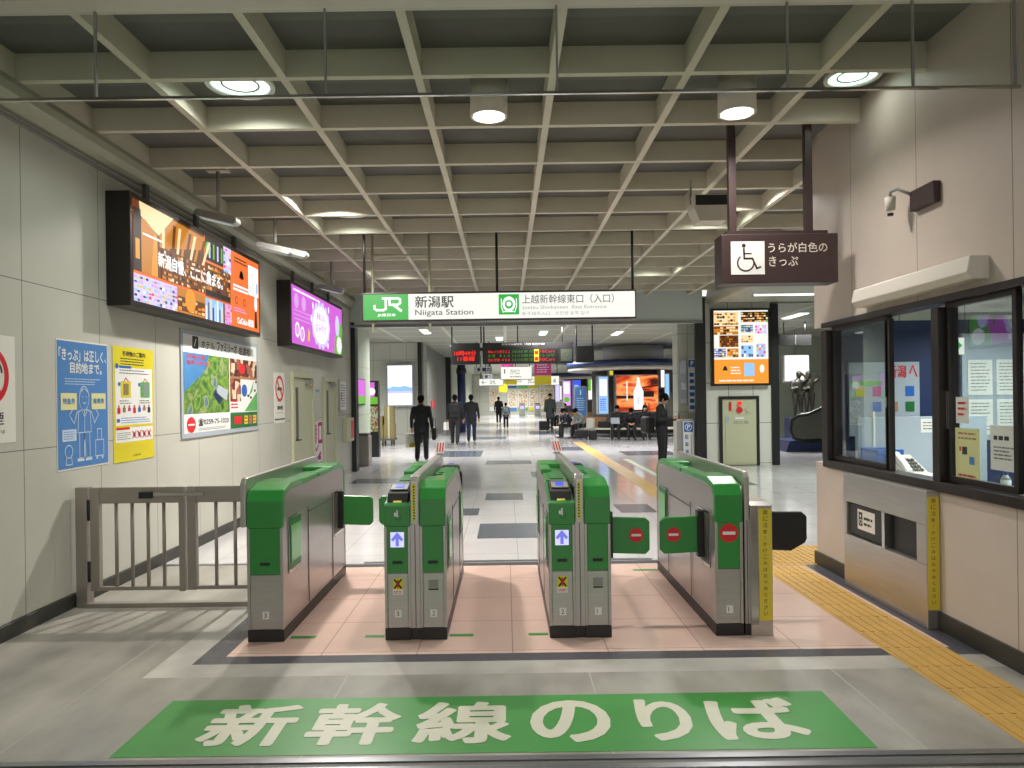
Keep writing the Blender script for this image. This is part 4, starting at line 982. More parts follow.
# notices stuck on the window
def wnote(label, y1, y0, z0, z1, m, art):
    b = MB(); b.box(XR+.05, XR+.053, y0, y1, z0, z1, m); p = Panel(b, (XR+.05, y1, z0), '-x', .001); art(p, y1-y0, z1-z0); tag(b.build('window_notice', None, normals=False), label, 'notice')
wnote('cream leaflet with pictures taped low on the office window', 4.7, 4.46, 1.01, 1.36, 'poster_cream', lambda p, W, H: (p.rect(.07, .18, .12, .23, 'ink', 1), p.rect(.14, .12, .19, .17, 'poster_blue', 1), p.rect(.04, .2, .06, .23, 'red', 1), p.lines(.03, .27, W-.03, .33, 2, 'wood', 1, .4), p.lines(.03, .03, W-.03, .06, 1, 'red', 1)))
wnote('small pink note above the cream leaflet on the office window', 4.69, 4.56, 1.39, 1.56, 'paper', lambda p, W, H: p.lines(.02, .04, W-.02, H-.02, 3, 'red', 1, .4))
wnote('larger cream notice with printed lines on the office window', 4.36, 4.13, 1.12, 1.39, 'paper', lambda p, W, H: (p.lines(.03, .17, W-.03, .22, 1, 'ink', 1, .5), p.lines(.03, .06, W-.03, .15, 4, 'grey_ink', 1, .4)))
# ================================================================ pier: lit poster and panel
t = thing('lit_poster', 'lit vertical advertising poster on the tiled pier at the right', 'poster', (5.2, 15.9, 1.8))
b = MB(t); b.box(4.58, 5.88, 15.86, 16, 1.78, 3.5, 'dark_frame'); b.build('casing', bevel=.01)
b = MB(t); p = Panel(b, (4.63, 15.859, 1.83)); W, H = 1.2, 1.62
p.rect(0, 0, W, H, 'e_orange2', 0); p.rect(0, H*.33, W, H, 'e_sign', 1)
wm = ['e_brown', 'e_amber', 'e_cream', 'e_orange2', 'e_dark', 'e_cream']; sp = ['e_white', 'e_red', 'e_slateblue', 'e_skyblue', 'e_lilac', 'e_lavender', 'e_yellow']
p.shelf(0, H*.8, W*.45, H*.98, 4, 9, wm, 'e_cream', 2, .9); p.shelf(.12, H*.5, W*.45, H*.66, 5, 10, ['e_brown', 'e_dark', 'e_amber'], 'e_brown', 2, .9); p.shelf(0, H*.67, W*.45, H*.79, 3, 8, wm, 'e_amber', 2, .9); p.shelf(0, H*.36, W*.22, H*.48, 4, 6, sp, 'e_slateblue', 2); p.shelf(W*.24, H*.36, W*.45, H*.48, 3, 4, wm, 'e_amber', 2)
p.shelf(W*.5, H*.84, W, H*.98, 4, 12, wm+['e_grass'], 'e_dark', 2, .9); p.shelf(W*.5, H*.7, W*.72, H*.8, 3, 5, ['e_grass', 'e_cream', 'e_skyblue'], 'e_slateblue', 2); p.shelf(W*.76, H*.68, W*.97, H*.8, 3, 5, sp, 'e_lavender', 2)
p.shelf(W*.5, H*.36, W*.72, H*.52, 3, 5, ['e_slateblue', 'e_skyblue', 'e_white'], 'e_skyblue', 2, .9); p.shelf(W*.78, H*.36, W*.95, H*.54, 4, 4, sp, 'e_skyblue', 2, .9); p.shelf(W*.5, H*.56, W*.72, H*.66, 3, 5, wm, 'e_cream', 2)
p.poly([(.18, H*.18), (.3, H*.18), (.26, H*.24), (.22, H*.24)], 'e_dark', 2); p.rect(W*.55, H*.1, W*.74, H*.28, 'e_skyblue', 2); p.lines(W*.3, H*.12, W*.52, H*.24, 3, 'e_sign', 2, .4); p.disc(W*.88, H*.2, .05, 'e_white', 2, .09); p.lines(.1, .03, W-.1, .1, 1, 'e_sign', 2)
b.build('display', normals=False)

t = thing('alarm_cabinet', 'beige fire alarm cabinet with red lamp and black surround on the tiled pier', 'cabinet', (5.2, 15.97, 0))
b = MB(t); b.box(4.76, 4.82, 15.93, 16, .0, 1.55, 'black').box(5.58, 5.64, 15.93, 16, 0, 1.55, 'black').box(4.82, 5.58, 15.93, 16, 1.48, 1.55, 'black'); b.build('surround')
b = MB(t); b.box(4.82, 5.58, 15.95, 16, .02, 1.48, 'beige_panel'); b.box(4.88, 5.52, 15.94, 15.95, .06, 1.1, 'beige_panel'); dr = b.build('door', bevel=.004)
b = MB(t); b.box(4.97, 5.02, 15.93, 15.95, 1.22, 1.42, 'red'); b.build('sign_strip')
for x, m, r in ((5.2, 'red', .07), (5.4, 'beige_panel', .06)):
    b = MB(t); b.tube([(x, 15.95, 1.24), (x, 15.93, 1.24)], r, m, 20); b.build('call_button' if m == 'red' else 'speaker_grille')
b = MB(t); b.tube([(5.2, 15.95, 1.39), (5.2, 15.9, 1.39)], .045, 'e_red', 16); b.build('warning_lamp')
b = MB(t); p = Panel(b, (4.9, 15.939, 0)); p.text('消火栓', .15, .93, .5, 1.0, 'grey_ink', 1); p.rect(.2, 1.04, .4, 1.08, 'white', 1); p.rect(-.02, .95, .06, 1.1, 'partition', 1); b.build('lettering', dr)

# ticket machine like column stand with P sign
t = thing('parking_ticket_stand', 'grey stand with a blue and white parking sign in front of the pale column', 'stand', (4.0, 16.2, 0))
b = MB(t); b.box(3.93, 4.24, 16.07, 16.5, 0, 1.0, 'grey'); b.box(3.95, 4.22, 16.1, 16.4, 1.0, 1.05, 'steel'); b.build('body', bevel=.01)
b = MB(t); p = Panel(b, (3.97, 16.069, -.1)); p.rect(0, .3, .24, 1.1, 'white', 1); p.rect(.02, .86, .22, 1.08, 'blue_paint', 2); p.ring(.12, .97, .065, .08, 'white', 3); p.text('P', .09, .925, .155, 1.015, 'white', 3, w=.03)
for i, ch in enumerate('駐車場'): p.text(ch, .04, .7-i*.17, .12, .8-i*.17, 'blue_paint', 2, w=.02)
p.rect(.17, .36, .185, .8, 'red', 2); b.build('sign', normals=False)
t = thing('column_sign', 'tall blue and white parking sign fixed on the pale column', 'sign', (4.1, 16.48, 2))
b = MB(t); b.box(4.2, 4.36, 16.46, 16.5, 1.2, 2.42, 'white'); b.build('plate'); b = MB(t); p = Panel(b, (4.21, 16.459, 1.13)); p.rect(0, 1.1, .15, 1.27, 'blue_paint', 1); p.text('P', .05, 1.13, .11, 1.24, 'white', 2, w=.03); p.lines(.02, .1, .14, 1.0, 6, 'blue_paint', 1, .6); b.build('lettering', normals=False)
t = thing('notice_case', 'glass fronted notice case on the pale column beside the standing man', 'notice case', (3.9, 16.48, 1.7))
b = MB(t); b.box(3.99, 4.17, 16.44, 16.5, 1.35, 2.45, 'steel'); b.build('frame'); b = MB(t); b.box(4.01, 4.15, 16.43, 16.44, 1.4, 2.4, 'pic_board'); b.build('sheet')

# ================================================================ concourse signs
def rods(t, xs, y, z, zt=3.62):
    for x in xs:
        b = MB(t); b.tube([(x, y, z), (x, y, zt)], .02, 'black', 8); b.build('hanging_rod')
t = thing('departure_board', 'dark hanging departure board with red and green lit characters and a clock', 'departure board', (.5, 20, 2.5))
b = MB(t); b.box(-1.52, -.72, 20, 20.25, 2.53, 3.12, 'black_matte'); b.box(-.64, 1.9, 20, 20.25, 2.53, 3.12, 'black_matte'); b.box(-.72, -.64, 20.05, 20.2, 2.9, 3.0, 'black'); b.build('casing')
b = MB(t); p = Panel(b, (-1.48, 19.999, 2.58)); p.rect(0, 0, .72, .36, 'black', 1); p.text('10時49分', .05, .19, .66, .33, 'e_red', 2, w=.02); p.text('11番線', .14, .04, .62, .17, 'e_red', 2, w=.02); b.build('time_display', normals=False)
b = MB(t); p = Panel(b, (-.6, 19.999, 2.56)); p.rect(0, 0, 2.1, .38, 'black', 1)
for r, (a, c, d) in enumerate((('Ｍａｘとき３１２', '10:05東京', '16Cars'), ('とき  ３１４', '11:13東京', '12-10号'), ('たにがわ ４０４', '12:10東京', '10Cars'))):
    z = .27-r*.115
    p.text(a, .12, z, .72, z+.08, 'e_red' if r != 1 else 'e_ledgreen', 2, w=.01); p.text(c, .8, z, 1.38, z+.08, 'e_ledgreen', 2); p.text(d, 1.58, z, 1.98, z+.08, 'e_red' if r != 1 else 'e_ledgreen', 2)
p.rect(1.4, .02, 1.54, .36, 'label_yellow', 2); p.rect(1.42, .05, 1.52, .15, 'red', 3); p.rect(1.42, .22, 1.52, .33, 'red', 3)
b.build('train_display', normals=False)
b = MB(t); p = Panel(b, (0, 19.999, 3.0)); p.text('新幹線発車時刻（長岡 東京方面）', -.1, .05, 1.1, .1, 'white', 1); p.text('Shinkansen  Departures   for Tokyo', -.1, .01, .9, .04, 'grey', 1); b.build('heading')
b = MB(t); b.box(1.55, 1.86, 19.98, 20, 2.58, 2.92, 'grey_dark'); p = Panel(b, (1.7, 19.979, 2.75)); 
for k in range(12): a = math.pi*k/6; p.disc(.12*math.cos(a), .12*math.sin(a), .014, 'e_ledgreen', 1, seg=6)
p.stroke([(0, 0), (.05, .02)], .014, 'e_ledgreen', 1); p.stroke([(0, 0), (-.02, -.08)], .01, 'e_ledgreen', 1); b.build('clock')
rods(t, (-1.5, -.68, -.6, .35, 1.6), 20.12, 3.12)
t = thing('blank_board', 'small unlit dark display hanging to the right of the departure board', 'display board', (2.3, 20, 2.6))
b = MB(t); b.box(1.98, 2.48, 20, 20.25, 2.54, 3.0, 'black_matte'); b.build('casing'); b = MB(t); b.box(2.02, 2.44, 19.995, 20, 2.58, 2.95, 'black'); b.build('screen'); rods(t, (2.0, 2.45), 20.12, 3.0)

def hang(label, x0, x1, y, z0, z1, art, m='e_sign', rod=True):
    t = thing('hanging_sign', label, 'sign', ((x0+x1)/2, y, z0))
    b = MB(t); b.box(x0, x1, y, y+.15, z0, z1, 'grey'); b.build('casing')
    b = MB(t); p = Panel(b, (x0+.02, y-.001, z0+.02)); p.rect(0, 0, x1-x0-.04, z1-z0-.04, m, 0); art(p, x1-x0-.04, z1-z0-.04); b.build('sign_face', normals=False)
    if rod: rods(t, (x0+.1, x1-.1), y+.07, z1)
hang('lit white direction sign below the departure board', -.2, 1.0, 27, 2.25, 2.75, lambda p, W, H: (p.text('万代口', W*.3, H*.4, W*.6, H*.8, 'e_ink', 1), p.stroke([(W*.12, H*.5), (W*.12, H*.8)], .04, 'e_ink', 1), p.lines(W*.3, H*.1, W*.7, H*.3, 1, 'e_inkpale', 1)))
hang('wide lit white direction sign far down the concourse with an arrow and lift symbols', .05, 2.55, 34, 1.98+.15, 2.58, lambda p, W, H: (p.text('西口', W*.4, H*.2, W*.52, H*.75, 'e_ink', 1), p.text('4', W*.88, H*.2, W*.94, H*.75, 'e_ink', 1), p.lines(W*.1, H*.3, W*.3, H*.7, 2, 'e_inkpale', 1)))
hang('shorter lit white sign left of the wide far direction sign', -1.3, -.1, 34.5, 2.15, 2.5, lambda p, W, H: (p.text('←', .1, H*.2, .35, H*.8, 'e_ink', 1), p.text('改札', .5, H*.2, .8, H*.8, 'e_ink', 1)))
hang('small pale restroom sign hanging at the left of the concourse', -1.15, -.5, 26, 2.5, 2.72, lambda p, W, H: (p.disc(.15, H*.5, .06, 'ink', 1), p.rect(.28, .03, .42, H-.03, 'ink', 1), p.lines(.45, .03, W, H-.03, 2, 'ink', 1)), 'partition')
hang('smaller pale sign below the restroom sign', -.95, -.55, 30, 2.36, 2.58, lambda p, W, H: (p.rect(.05, .03, .18, H-.03, 'ink', 1), p.lines(.2, .03, W, H-.03, 2, 'ink', 1)), 'partition')
# event banners
def banner(label, x, y, z0, w, h, art):
    t = thing('hanging_banner', label, 'banner', (x, y, z0))
    b = MB(t); b.box(x, x+w, y, y+.03, z0, z0+h, 'paper'); b.build('cloth'); b = MB(t); p = Panel(b, (x, y-.001, z0)); art(p, w, h); b.build('print', normals=False); rods(t, (x+.05, x+w-.05), y+.02, z0+h)
banner('magenta and yellow hanging banner to the right of the lit sign', 1.1, 27.5, 2.05, .65, .9, lambda p, W, H: (p.rect(0, H*.4, W, H, 'pink_ink', 1), p.rect(0, 0, W, H*.4, 'poster_yellow', 1), p.lines(.1, H*.5, W-.1, H*.9, 4, 'white', 2, .3)))
banner('magenta banner behind the lit direction sign', -.2, 27.6, 2.6, .5, .35, lambda p, W, H: p.rect(0, 0, W, H, 'pink_ink', 1))
banner('yellow hanging banner beyond the lit white signs', -.05, 32, 2.15, .55, .35, lambda p, W, H: (p.rect(0, 0, W, H, 'poster_yellow', 1)))

# ceiling tube lights of the concourse: each a thing
k = 0
for x, y, L in ((-2.4, 18.2, 1.3), (-2.4, 21.5, 1.3), (1.2, 18.2, 1.3), (1.2, 22.5, 1.3), (3.6, 18.4, 1.3), (3.6, 23, 1.3), (-2.0, 28, 1.3), (-.2, 24.5, 1.3), (1.8, 27.5, 1.3), (3.2, 30, 1.3), (-.6, 33, 1.3), (1.4, 38, 1.3), (-1.2, 42, 1.3), (1.6, 47, 1.3), (7.5, 18.5, 1.3), (9.5, 20.5, 1.3), (8.5, 23.5, 1.3), (-6, 20, 1.3), (-6, 23.5, 1.3)):
    if k == 0:
        t = thing('tube_light', 'flush tube light on the concourse ceiling', 'lamp', (x, y, 3.6), group='tube lights of the concourse ceiling')
        b = MB(t, True); b.box(-.14, .14, -.65, .65, -.0, .024, 'white'); b.build('tray')
        b = MB(t, True); b.box(-.1, .1, -.62, .62, -.02, 0, 'e_tube'); b.build('diffuser'); proto_tube = t
    else:
        c = copy_tree(proto_tube); c.location = (x, y, 3.6)
    k += 1
for x, y in ((-2.4, 20), (1.2, 20.2), (3.6, 21.5), (-1, 27.5), (2.2, 29), (0, 37), (0, 46), (0, 56), (8.6, 20.5), (-6, 22), (6, 36), (8, 28)):
    l = lamp('concourse_light', 'AREA', (x, y, 3.55), 215, (1, .98, .99), 1.4)
t = thing('soffit_tube_light', 'long bright tube light under the planked side ceiling at the right', 'lamp', (6.2, 14.4, 3.58))
b = MB(t); b.box(5.0, 8.5, 14.3, 14.42, 3.59, 3.62, 'white'); b.build('tray'); b = MB(t); b.box(5.02, 8.48, 14.32, 14.4, 3.565, 3.59, 'e_tube'); b.build('tube')
lamp('soffit_light', 'AREA', (6.3, 13.5, 3.5), 110, (.93, 1, .93), 1.2); lamp('soffit_light', 'AREA', (6.3, 9.5, 3.5), 80, (.93, 1, .93), 1.2)

# left side of the concourse
t = thing('wall_display', 'tall bright white display of a mountain scene on the tiled wall at the left', 'screen', (-4.1, 25.9, 1.3))
b = MB(t); b.box(-4.33, -3.33, 25.85, 26, 1.3, 2.85, 'partition'); b.build('casing', bevel=.01)
b = MB(t); p = Panel(b, (-4.27, 25.849, 1.36)); p.rect(0, 0, .88, 1.43, 'e_white', 0); p.poly([(0, .5), (.88, .5), (.88, .62), (.6, .7), (.45, .66), (.2, .68), (0, .6)], 'e_skyblue', 1); p.rect(0, .42, .88, .5, 'e_lavender', 1); b.build('display', normals=False)
t = thing('advert_stand', 'slim pink lit advertising stand at the left beyond the black post', 'stand', (-3.75, 19.6, 0))
b = MB(t); b.box(-3.85, -3.5, 19.6, 19.85, 0, 2.1, 'black'); b.build('body', bevel=.01); b = MB(t); b.box(-3.83, -3.6, 19.595, 19.6, 1.45, 2.05, 'e_purple'); p = Panel(b, (-3.83, 19.594, 1.45)); p.rect(0, 0, .31, .2, 'e_grass', 1); p.disc(.15, .35, .1, 'e_white', 1); p.rect(0, -.75, .31, -.05, 'pic_print', 1); b.build('display', normals=False)
t = thing('wall_light_box', 'small pink and green lit box on the return wall behind the black post', 'screen', (-3.3, 17, 1.4))
b = MB(t); b.box(-3.64, -3.58, 17.3, 18.2, 1.45, 2.1, 'black'); b.build('casing'); b = MB(t); p = Panel(b, (-3.579, 17.33, 1.48), '+x'); p.rect(0, 0, .84, .6, 'e_purple', 0); p.rect(0, 0, .84, .2, 'e_grass', 1); b.build('display', normals=False)
# cart with boxes
t = thing('hand_cart', 'low dark hand cart under a pile of cartons by the left wall', 'cart', (-4.3, 23, 0))
b = MB(t); b.box(-4.6, -3.8, 24.2, 24.9, .18, .24, 'grey_dark'); b.build('platform')
for x in (-4.5, -4.2, -3.9):
    for y in (24.3, 24.8):
        b = MB(t); b.tube([(x-.02, y, .09), (x+.02, y, .09)], .09, 'black', 14); b.build('wheel')
for x0, x1, z0, z1, lab in ((-4.58, -4.2, .24, .66, 'lower left carton on the hand cart'), (-4.18, -3.82, .24, .74, 'lower right carton on the hand cart'), (-4.55, -4.21, .663, 1.0, 'middle carton on the hand cart'), (-4.15, -3.85, .743, 1.35, 'tallest topmost carton on the hand cart')):
    t = thing('carton', 'brown cardboard ' + lab, 'box', ((x0+x1)/2, 24.5, z0), group=None)
    b = MB(t); b.box(x0, x1, 24.3, 24.8, z0, z1, 'cardboard'); b.build('box', bevel=.005); b = MB(t); b.box((x0+x1)/2-.03, (x0+x1)/2+.03, 24.297, 24.803, z0+.001, z1+.001, 'beige_panel'); b.build('tape')
t = thing('trash_bin', 'grey steel bin standing against the return wall beyond the black post', 'bin', (-3.4, 17.3, 0))
b = MB(t); b.box(-3.56, -3.28, 17.0, 17.4, 0, .72, 'steel_fence'); b.build('body', bevel=.02); b = MB(t); b.box(-3.54, -3.3, 17.02, 17.38, .72, .78, 'grey_dark'); b.build('lid', bevel=.01)
t = thing('extinguisher_signs', 'pair of small red fire equipment plates on the pale wall', 'sign', (-2.99, 29, 1.3))
for y in (28.6, 29.6):
    b = MB(t); b.box(-3.0, -2.97, y, y+.35, 1.2, 1.5, 'red'); b.build('plate')
t = thing('umbrella_bin', 'small black bin by the far left wall of the concourse', 'bin', (-2.8, 45, 0))
b = MB(t); b.cyl((-2.7, 45), .22, 0, .8, 'black', 16, .26); b.build('body'); b = MB(t); b.ring((-2.7, 45), .2, .28, .8, .84, 'grey_dark', 16); b.build('rim')

# far end: ticket counters, notices, gates
for yy_ in (50, 60): lamp('concourse_light', 'AREA', (1, yy_, 3.4), 420, (1, .98, .98), 2)  # added lamps without fixtures, to brighten the far wall
for x0, w, m, lab in ((-1.5, .9, 'white', 'white lit vending front at the left of the far wall'), (.15, .8, 'poster_blue', 'blue headed poster panel on the far wall'), (1.05, .9, 'green_light', 'green headed poster panel on the far wall'), (2.05, .8, 'poster_yellow', 'yellow headed poster panel on the far wall'), (3.0, 1.3, 'pic_print', 'busy wide notice panel on the far wall')):
    b = MB(); b.box(x0, x0+w, HALL_END-.1, HALL_END, .35, 2.6, 'paper'); p = Panel(b, (x0, HALL_END-.101, .35)); p.rect(0, 2.0, w, 2.25, m, 1); p.rect(0, 0, w, .3, m, 1); p.rect(.08, .4, w-.08, 1.9, 'pic_print', 1); tag(b.build('far_poster', None, normals=False), lab, 'poster')
b = MB(); b.box(-.6, .1, HALL_END-4, HALL_END-3.8, 2.0, 2.7, 'poster_yellow'); b.tube([(-.25, HALL_END-3.9, 2.7), (-.25, HALL_END-3.9, 3.62)], .03, 'black', 6); tag(b.build('far_banner', None), 'yellow hanging sign near the far wall', 'sign')
b = MB(); b.box(4.4, 5.0, HALL_END-2.1, HALL_END-2, 1.3, 2.5, 'e_white'); b.box(4.35, 5.05, HALL_END-2, HALL_END-1.9, 0, 2.6, 'grey'); tag(b.build('far_display', None), 'bright upright display near the far wall', 'screen')
for i, (x, lab) in enumerate(((1.3, 'left'), (2.55, 'right'))):
    t = thing('far_ticket_gate', 'small %s one of two grey ticket gates at the far end of the concourse' % lab, 'ticket gate', (x, 58, 0), group=None)
    b = MB(t); b.box(x-.25, x+.25, 58, 59.8, 0, 1.0, 'grey'); b.build('body', bevel=.02); b = MB(t); b.box(x-.2, x+.2, 58, 59.8, 1.0, 1.06, 'black'); b.build('top'); b = MB(t); b.box(x-.15, x+.15, 57.98, 58, .62, .85, 'e_lavender'); b.build('display')

# ================================================================ kiosks and benches
def kiosk(cx, cy, rr, s, label, screens):
    t = thing('kiosk', label, 'kiosk', (cx, cy, 0))
    b = MB(t); b.cyl((cx, cy), rr*.62, 0, 2.62, 'grey_dark', 40); b.build('core')
    b = MB(t); b.ring((cx, cy), rr*.6, rr, 2.74, 2.98, 'navy', 48); b.build('roof_band', label='navy blue roof band')
    b = MB(t); b.cyl((cx, cy), rr*.985, 2.6, 2.74, 'cream_plastic', 48); b.build('soffit_ring')
    b = MB(t); b.cyl((cx, cy), rr*.46, 2.98, 3.61, 'cream_plastic', 40); b.build('drum')
    b = MB(t); b.cyl((cx, cy), rr*.97, 0, .1, 'black', 40); b.build('plinth')
    return t
k1 = kiosk(5.3, 29.8, 2.75, 1, 'large round kiosk with a navy roof band and lit adverts behind the benches', None)
k2 = kiosk(5.3, 44, 2.9, 1, 'second round kiosk farther down the concourse, with pink and blue lit panels', None)
def kscreen(t, x0, x1, y, z0, z1, art, nm='advert_panel'):
    b = MB(t); b.box(x0-.03, x1+.03, y, y+.6, z0-.04, z1+.04, 'grey'); c = b.build('panel_case')
    b = MB(t); p = Panel(b, (x0, y-.001, z0)); art(p, x1-x0, z1-z0); b.build(nm, c, normals=False)
def art_sunset(p, W, H):
    p.rect(0, 0, W, H, 'pic_sunset', 0); p.rect(0, H*.36, W*.45, H*.44, 'e_dark', 1); p.stroke([(W*.5, H*.6), (W*.7, H*.68), (W, H*.72)], .05, 'e_dark', 1); p.rect(W*.6, H*.4, W*.9, H*.56, 'e_dark', 1)
    p.ring(W*.85, H*.72, .16, .19, 'e_dark', 1, 20, 160)
    p.poly([(W*.42, H*.05), (W*.64, H*.05), (W*.65, H*.55), (W*.58, H*.72), (W*.55, H*.95), (W*.5, H*.95), (W*.48, H*.72), (W*.41, H*.55)], 'e_white', 2); p.text('越乃', W*.5, H*.2, W*.56, H*.4, 'e_blue', 3)
    p.rect(W*.24, H*.3, W*.27, H*.85, 'e_sign', 2)
kscreen(k1, 4.25, 5.85, 27.5, .98, 2.36, art_sunset)
kscreen(k1, 3.62, 3.98, 27.9, .9, 2.34, lambda p, W, H: (p.rect(0, 0, W, H, 'e_skyblue', 0), p.rect(.04, .7, W-.04, H-.1, 'e_white', 1), p.lines(.04, .1, W-.04, .6, 6, 'e_blue', 1, .4)))
kscreen(k1, 5.95, 6.08, 27.4, 1.9, 2.55, lambda p, W, H: p.rect(0, 0, W, H, 'e_white', 0))
kscreen(k1, 6.14, 6.3, 27.6, 1.5, 2.4, lambda p, W, H: p.rect(0, 0, W, H, 'e_skyblue', 0))
kscreen(k1, 3.98+.07, 4.17, 27.8, 2.4, 2.56, lambda p, W, H: p.rect(0, 0, W, H, 'e_yellow', 0))
kscreen(k2, 3.35, 3.8, 42.1, 1.05, 2.5, lambda p, W, H: (p.rect(0, 0, W, H, 'e_lilac', 0), p.rect(.06, .7, W-.06, H-.1, 'e_white', 1), p.disc(W*.5, .35, .16, 'e_grass', 1)))
kscreen(k2, 3.9, 4.35, 41.6, .9, 2.5, lambda p, W, H: (p.rect(0, 0, W, H, 'e_blue', 0), p.lines(.08, .2, W-.08, H-.2, 6, 'e_skyblue', 1, .4)))
kscreen(k2, 4.75, 5.1, 41.2, 1.4, 2.55, lambda p, W, H: (p.rect(0, 0, W, H, 'e_white', 0), p.rect(0, .5, .16, H, 'e_grass', 1)))
kscreen(k2, 2.95, 3.2, 42.6, 1.3, 2.4, lambda p, W, H: p.rect(0, 0, W, H, 'e_lavender', 0))
t = thing('kiosk_board', 'blue information board standing left of the kiosk adverts', 'sign board', (3.1, 29, 0))
b = MB(t); b.box(2.75, 3.3, 29, 29.06, .75, 2.0, 'grey'); b.build('frame'); b = MB(t); p = Panel(b, (2.8, 28.999, .8)); p.rect(0, 0, .45, 1.15, 'poster_blue', 0); p.text('i', .2, .85, .25, 1.05, 'white', 1); p.lines(.06, .2, .4, .75, 6, 'poster_line', 1, .3); b.build('face', normals=False)
for x in (2.8, 3.25):
    b = MB(t); b.tube([(x, 29.03, 0), (x, 29.03, .76)], .025, 'steel', 8); b.build('leg')

def arc_bench(label, cx, cy, r0, r1, a0, a1, back=None, seatm='cream_plastic', backs=()):
    t = thing('bench', label, 'bench', (cx+r1*math.cos(R((a0+a1)/2)), cy+r1*math.sin(R((a0+a1)/2)), 0))
    n = 24; b = MB(t); i = b.mi(seatm)
    V = []
    for k in range(n+1):
        a = R(a0+(a1-a0)*k/n); V.append([b.bm.verts.new(Vector((cx+r*math.cos(a), cy+r*math.sin(a), z))+b.off) for r, z in ((r0, .36), (r1, .36), (r1, .42), (r0, .42))])
    for q, w in zip(V, V[1:]):
        for j in range(4): b.bm.faces.new([q[j], w[j], w[(j+1) % 4], q[(j+1) % 4]]).material_index = i
    b.bm.faces.new(V[0]); b.bm.faces.new(V[-1]); b.build('seat')
    for k in range(0, n+1, 4):
        a = R(a0+(a1-a0)*k/n); c, s_ = math.cos(a), math.sin(a)
        for r in (r0+.06, r1-.06):
            b = MB(t); b.tube([(cx+r*c, cy+r*s_, 0), (cx+r*c, cy+r*s_, .36)], .02, 'steel', 6); b.build('leg')
    for (b0, b1, m) in backs:
        b = MB(t); i = b.mi(m); V = []
        for k in range(9):
            a = R(b0+(b1-b0)*k/8); V.append([b.bm.verts.new(Vector((cx+r*math.cos(a), cy+r*math.sin(a), z))+b.off) for r, z in ((r0, .42), (r0+.06, .42), (r0+.06, .8), (r0, .8))])
        for q, w in zip(V, V[1:]):
            for j in range(4): b.bm.faces.new([q[j], w[j], w[(j+1) % 4], q[(j+1) % 4]]).material_index = i
        b.bm.faces.new(V[0]); b.bm.faces.new(V[-1]); b.build('backrest')
    return t
KC = (5.3, 29.5)
arc_bench('long curved bench in front of the round kiosk with seated travellers', KC[0], KC[1], 3.35, 3.85, 205, 330, backs=((207, 222, 'cream_plastic'), (226, 242, 'wood'), (290, 305, 'label_yellow')))
arc_bench('pink backed curved bench farther off at the left of the kiosks', 5.0, 37, 2.2, 2.75, 190, 262, seatm='cream_plastic', backs=((192, 258, 'wood'),))

# ================================================================ escalator hall at the right
t = thing('escalator', 'escalator rising to the right behind the ticket office with a dark curved balustrade', 'escalator', (7.6, 19.6, 0))
def esc_rail(y, dx):
    pts = [(8.6, .32), (8.0, .3), (7.78, .38), (7.7, .6), (7.74, .86), (7.9, .98), (8.2, 1.02), (8.6, 1.2), (13.0, 3.75)]
    b = MB(t); b.tube([(x+dx, y, z) for x, z in pts], .045, 'black', 10); b.build('handrail')
    b = MB(t); b.prism([(u+dx, v) for u, v in ((8.6, .33), (8.0, .32), (7.8, .4), (7.73, .6), (7.76, .84), (7.9, .95), (8.2, .99), (8.6, 1.16), (12.6, 3.48), (12.6, 2.6))], y-.02, y+.02, 'grey_dark', 'y'); b.build('balustrade')
esc_rail(19.4, 0); esc_rail(20.6, .6)
b = MB(t); b.prism([(7.6, 0), (13, 0), (12.8, 2.7), (8.7, .36), (7.7, .3)], 19.45, 20.55, 'navy', 'y'); b.build('truss', label='dark blue escalator body')
b = MB(t)
for k in range(12): b.box(8.7+k*.33, 9.03+k*.33, 19.5, 20.5, .1, .52+k*.185, 'grey')
b.build('steps')
t = thing('escalator_screen', 'bright white lit screen on the wall behind the escalator', 'screen', (9.0, 23, 2.0))
b = MB(t); b.box(8.9, 9.75, 22.9, 23.05, 1.95, 2.85, 'grey'); b.build('casing'); b = MB(t); b.box(8.94, 9.71, 22.89, 22.9, 1.99, 2.81, 'e_white'); b.build('display'); b = MB(t); b.tube([(9.3, 23, 2.85), (9.3, 23, 3.62)], .03, 'grey', 8); b.build('hanging_rod')
t = thing('escalator_sign', 'unlit dark sign hanging from the ceiling over the escalator hall', 'sign', (8.2, 20.2, 2.9))
b = MB(t); b.box(7.75, 8.65, 20.2, 20.35, 2.95, 3.25, 'black_matte'); b.build('casing'); b = MB(t); b.box(8.19, 8.21, 20.19, 20.2, 2.95, 3.25, 'grey'); b.build('divider'); rods(t, (7.9, 8.5), 20.27, 3.25)
t = thing('barrier_post_row', 'low steel guard rail beside the tiled pier near the escalator', 'railing', (6.6, 18, 0))
for x in (6.35, 6.6, 6.85):
    b = MB(t); b.tube([(x, 18, 0), (x, 18, 1.0)], .03, 'steel_fence', 8); b.build('post')
b = MB(t); b.tube([(6.35, 18, 1.0), (6.85, 18, 1.0)], .03, 'steel_fence', 8); b.build('handrail')
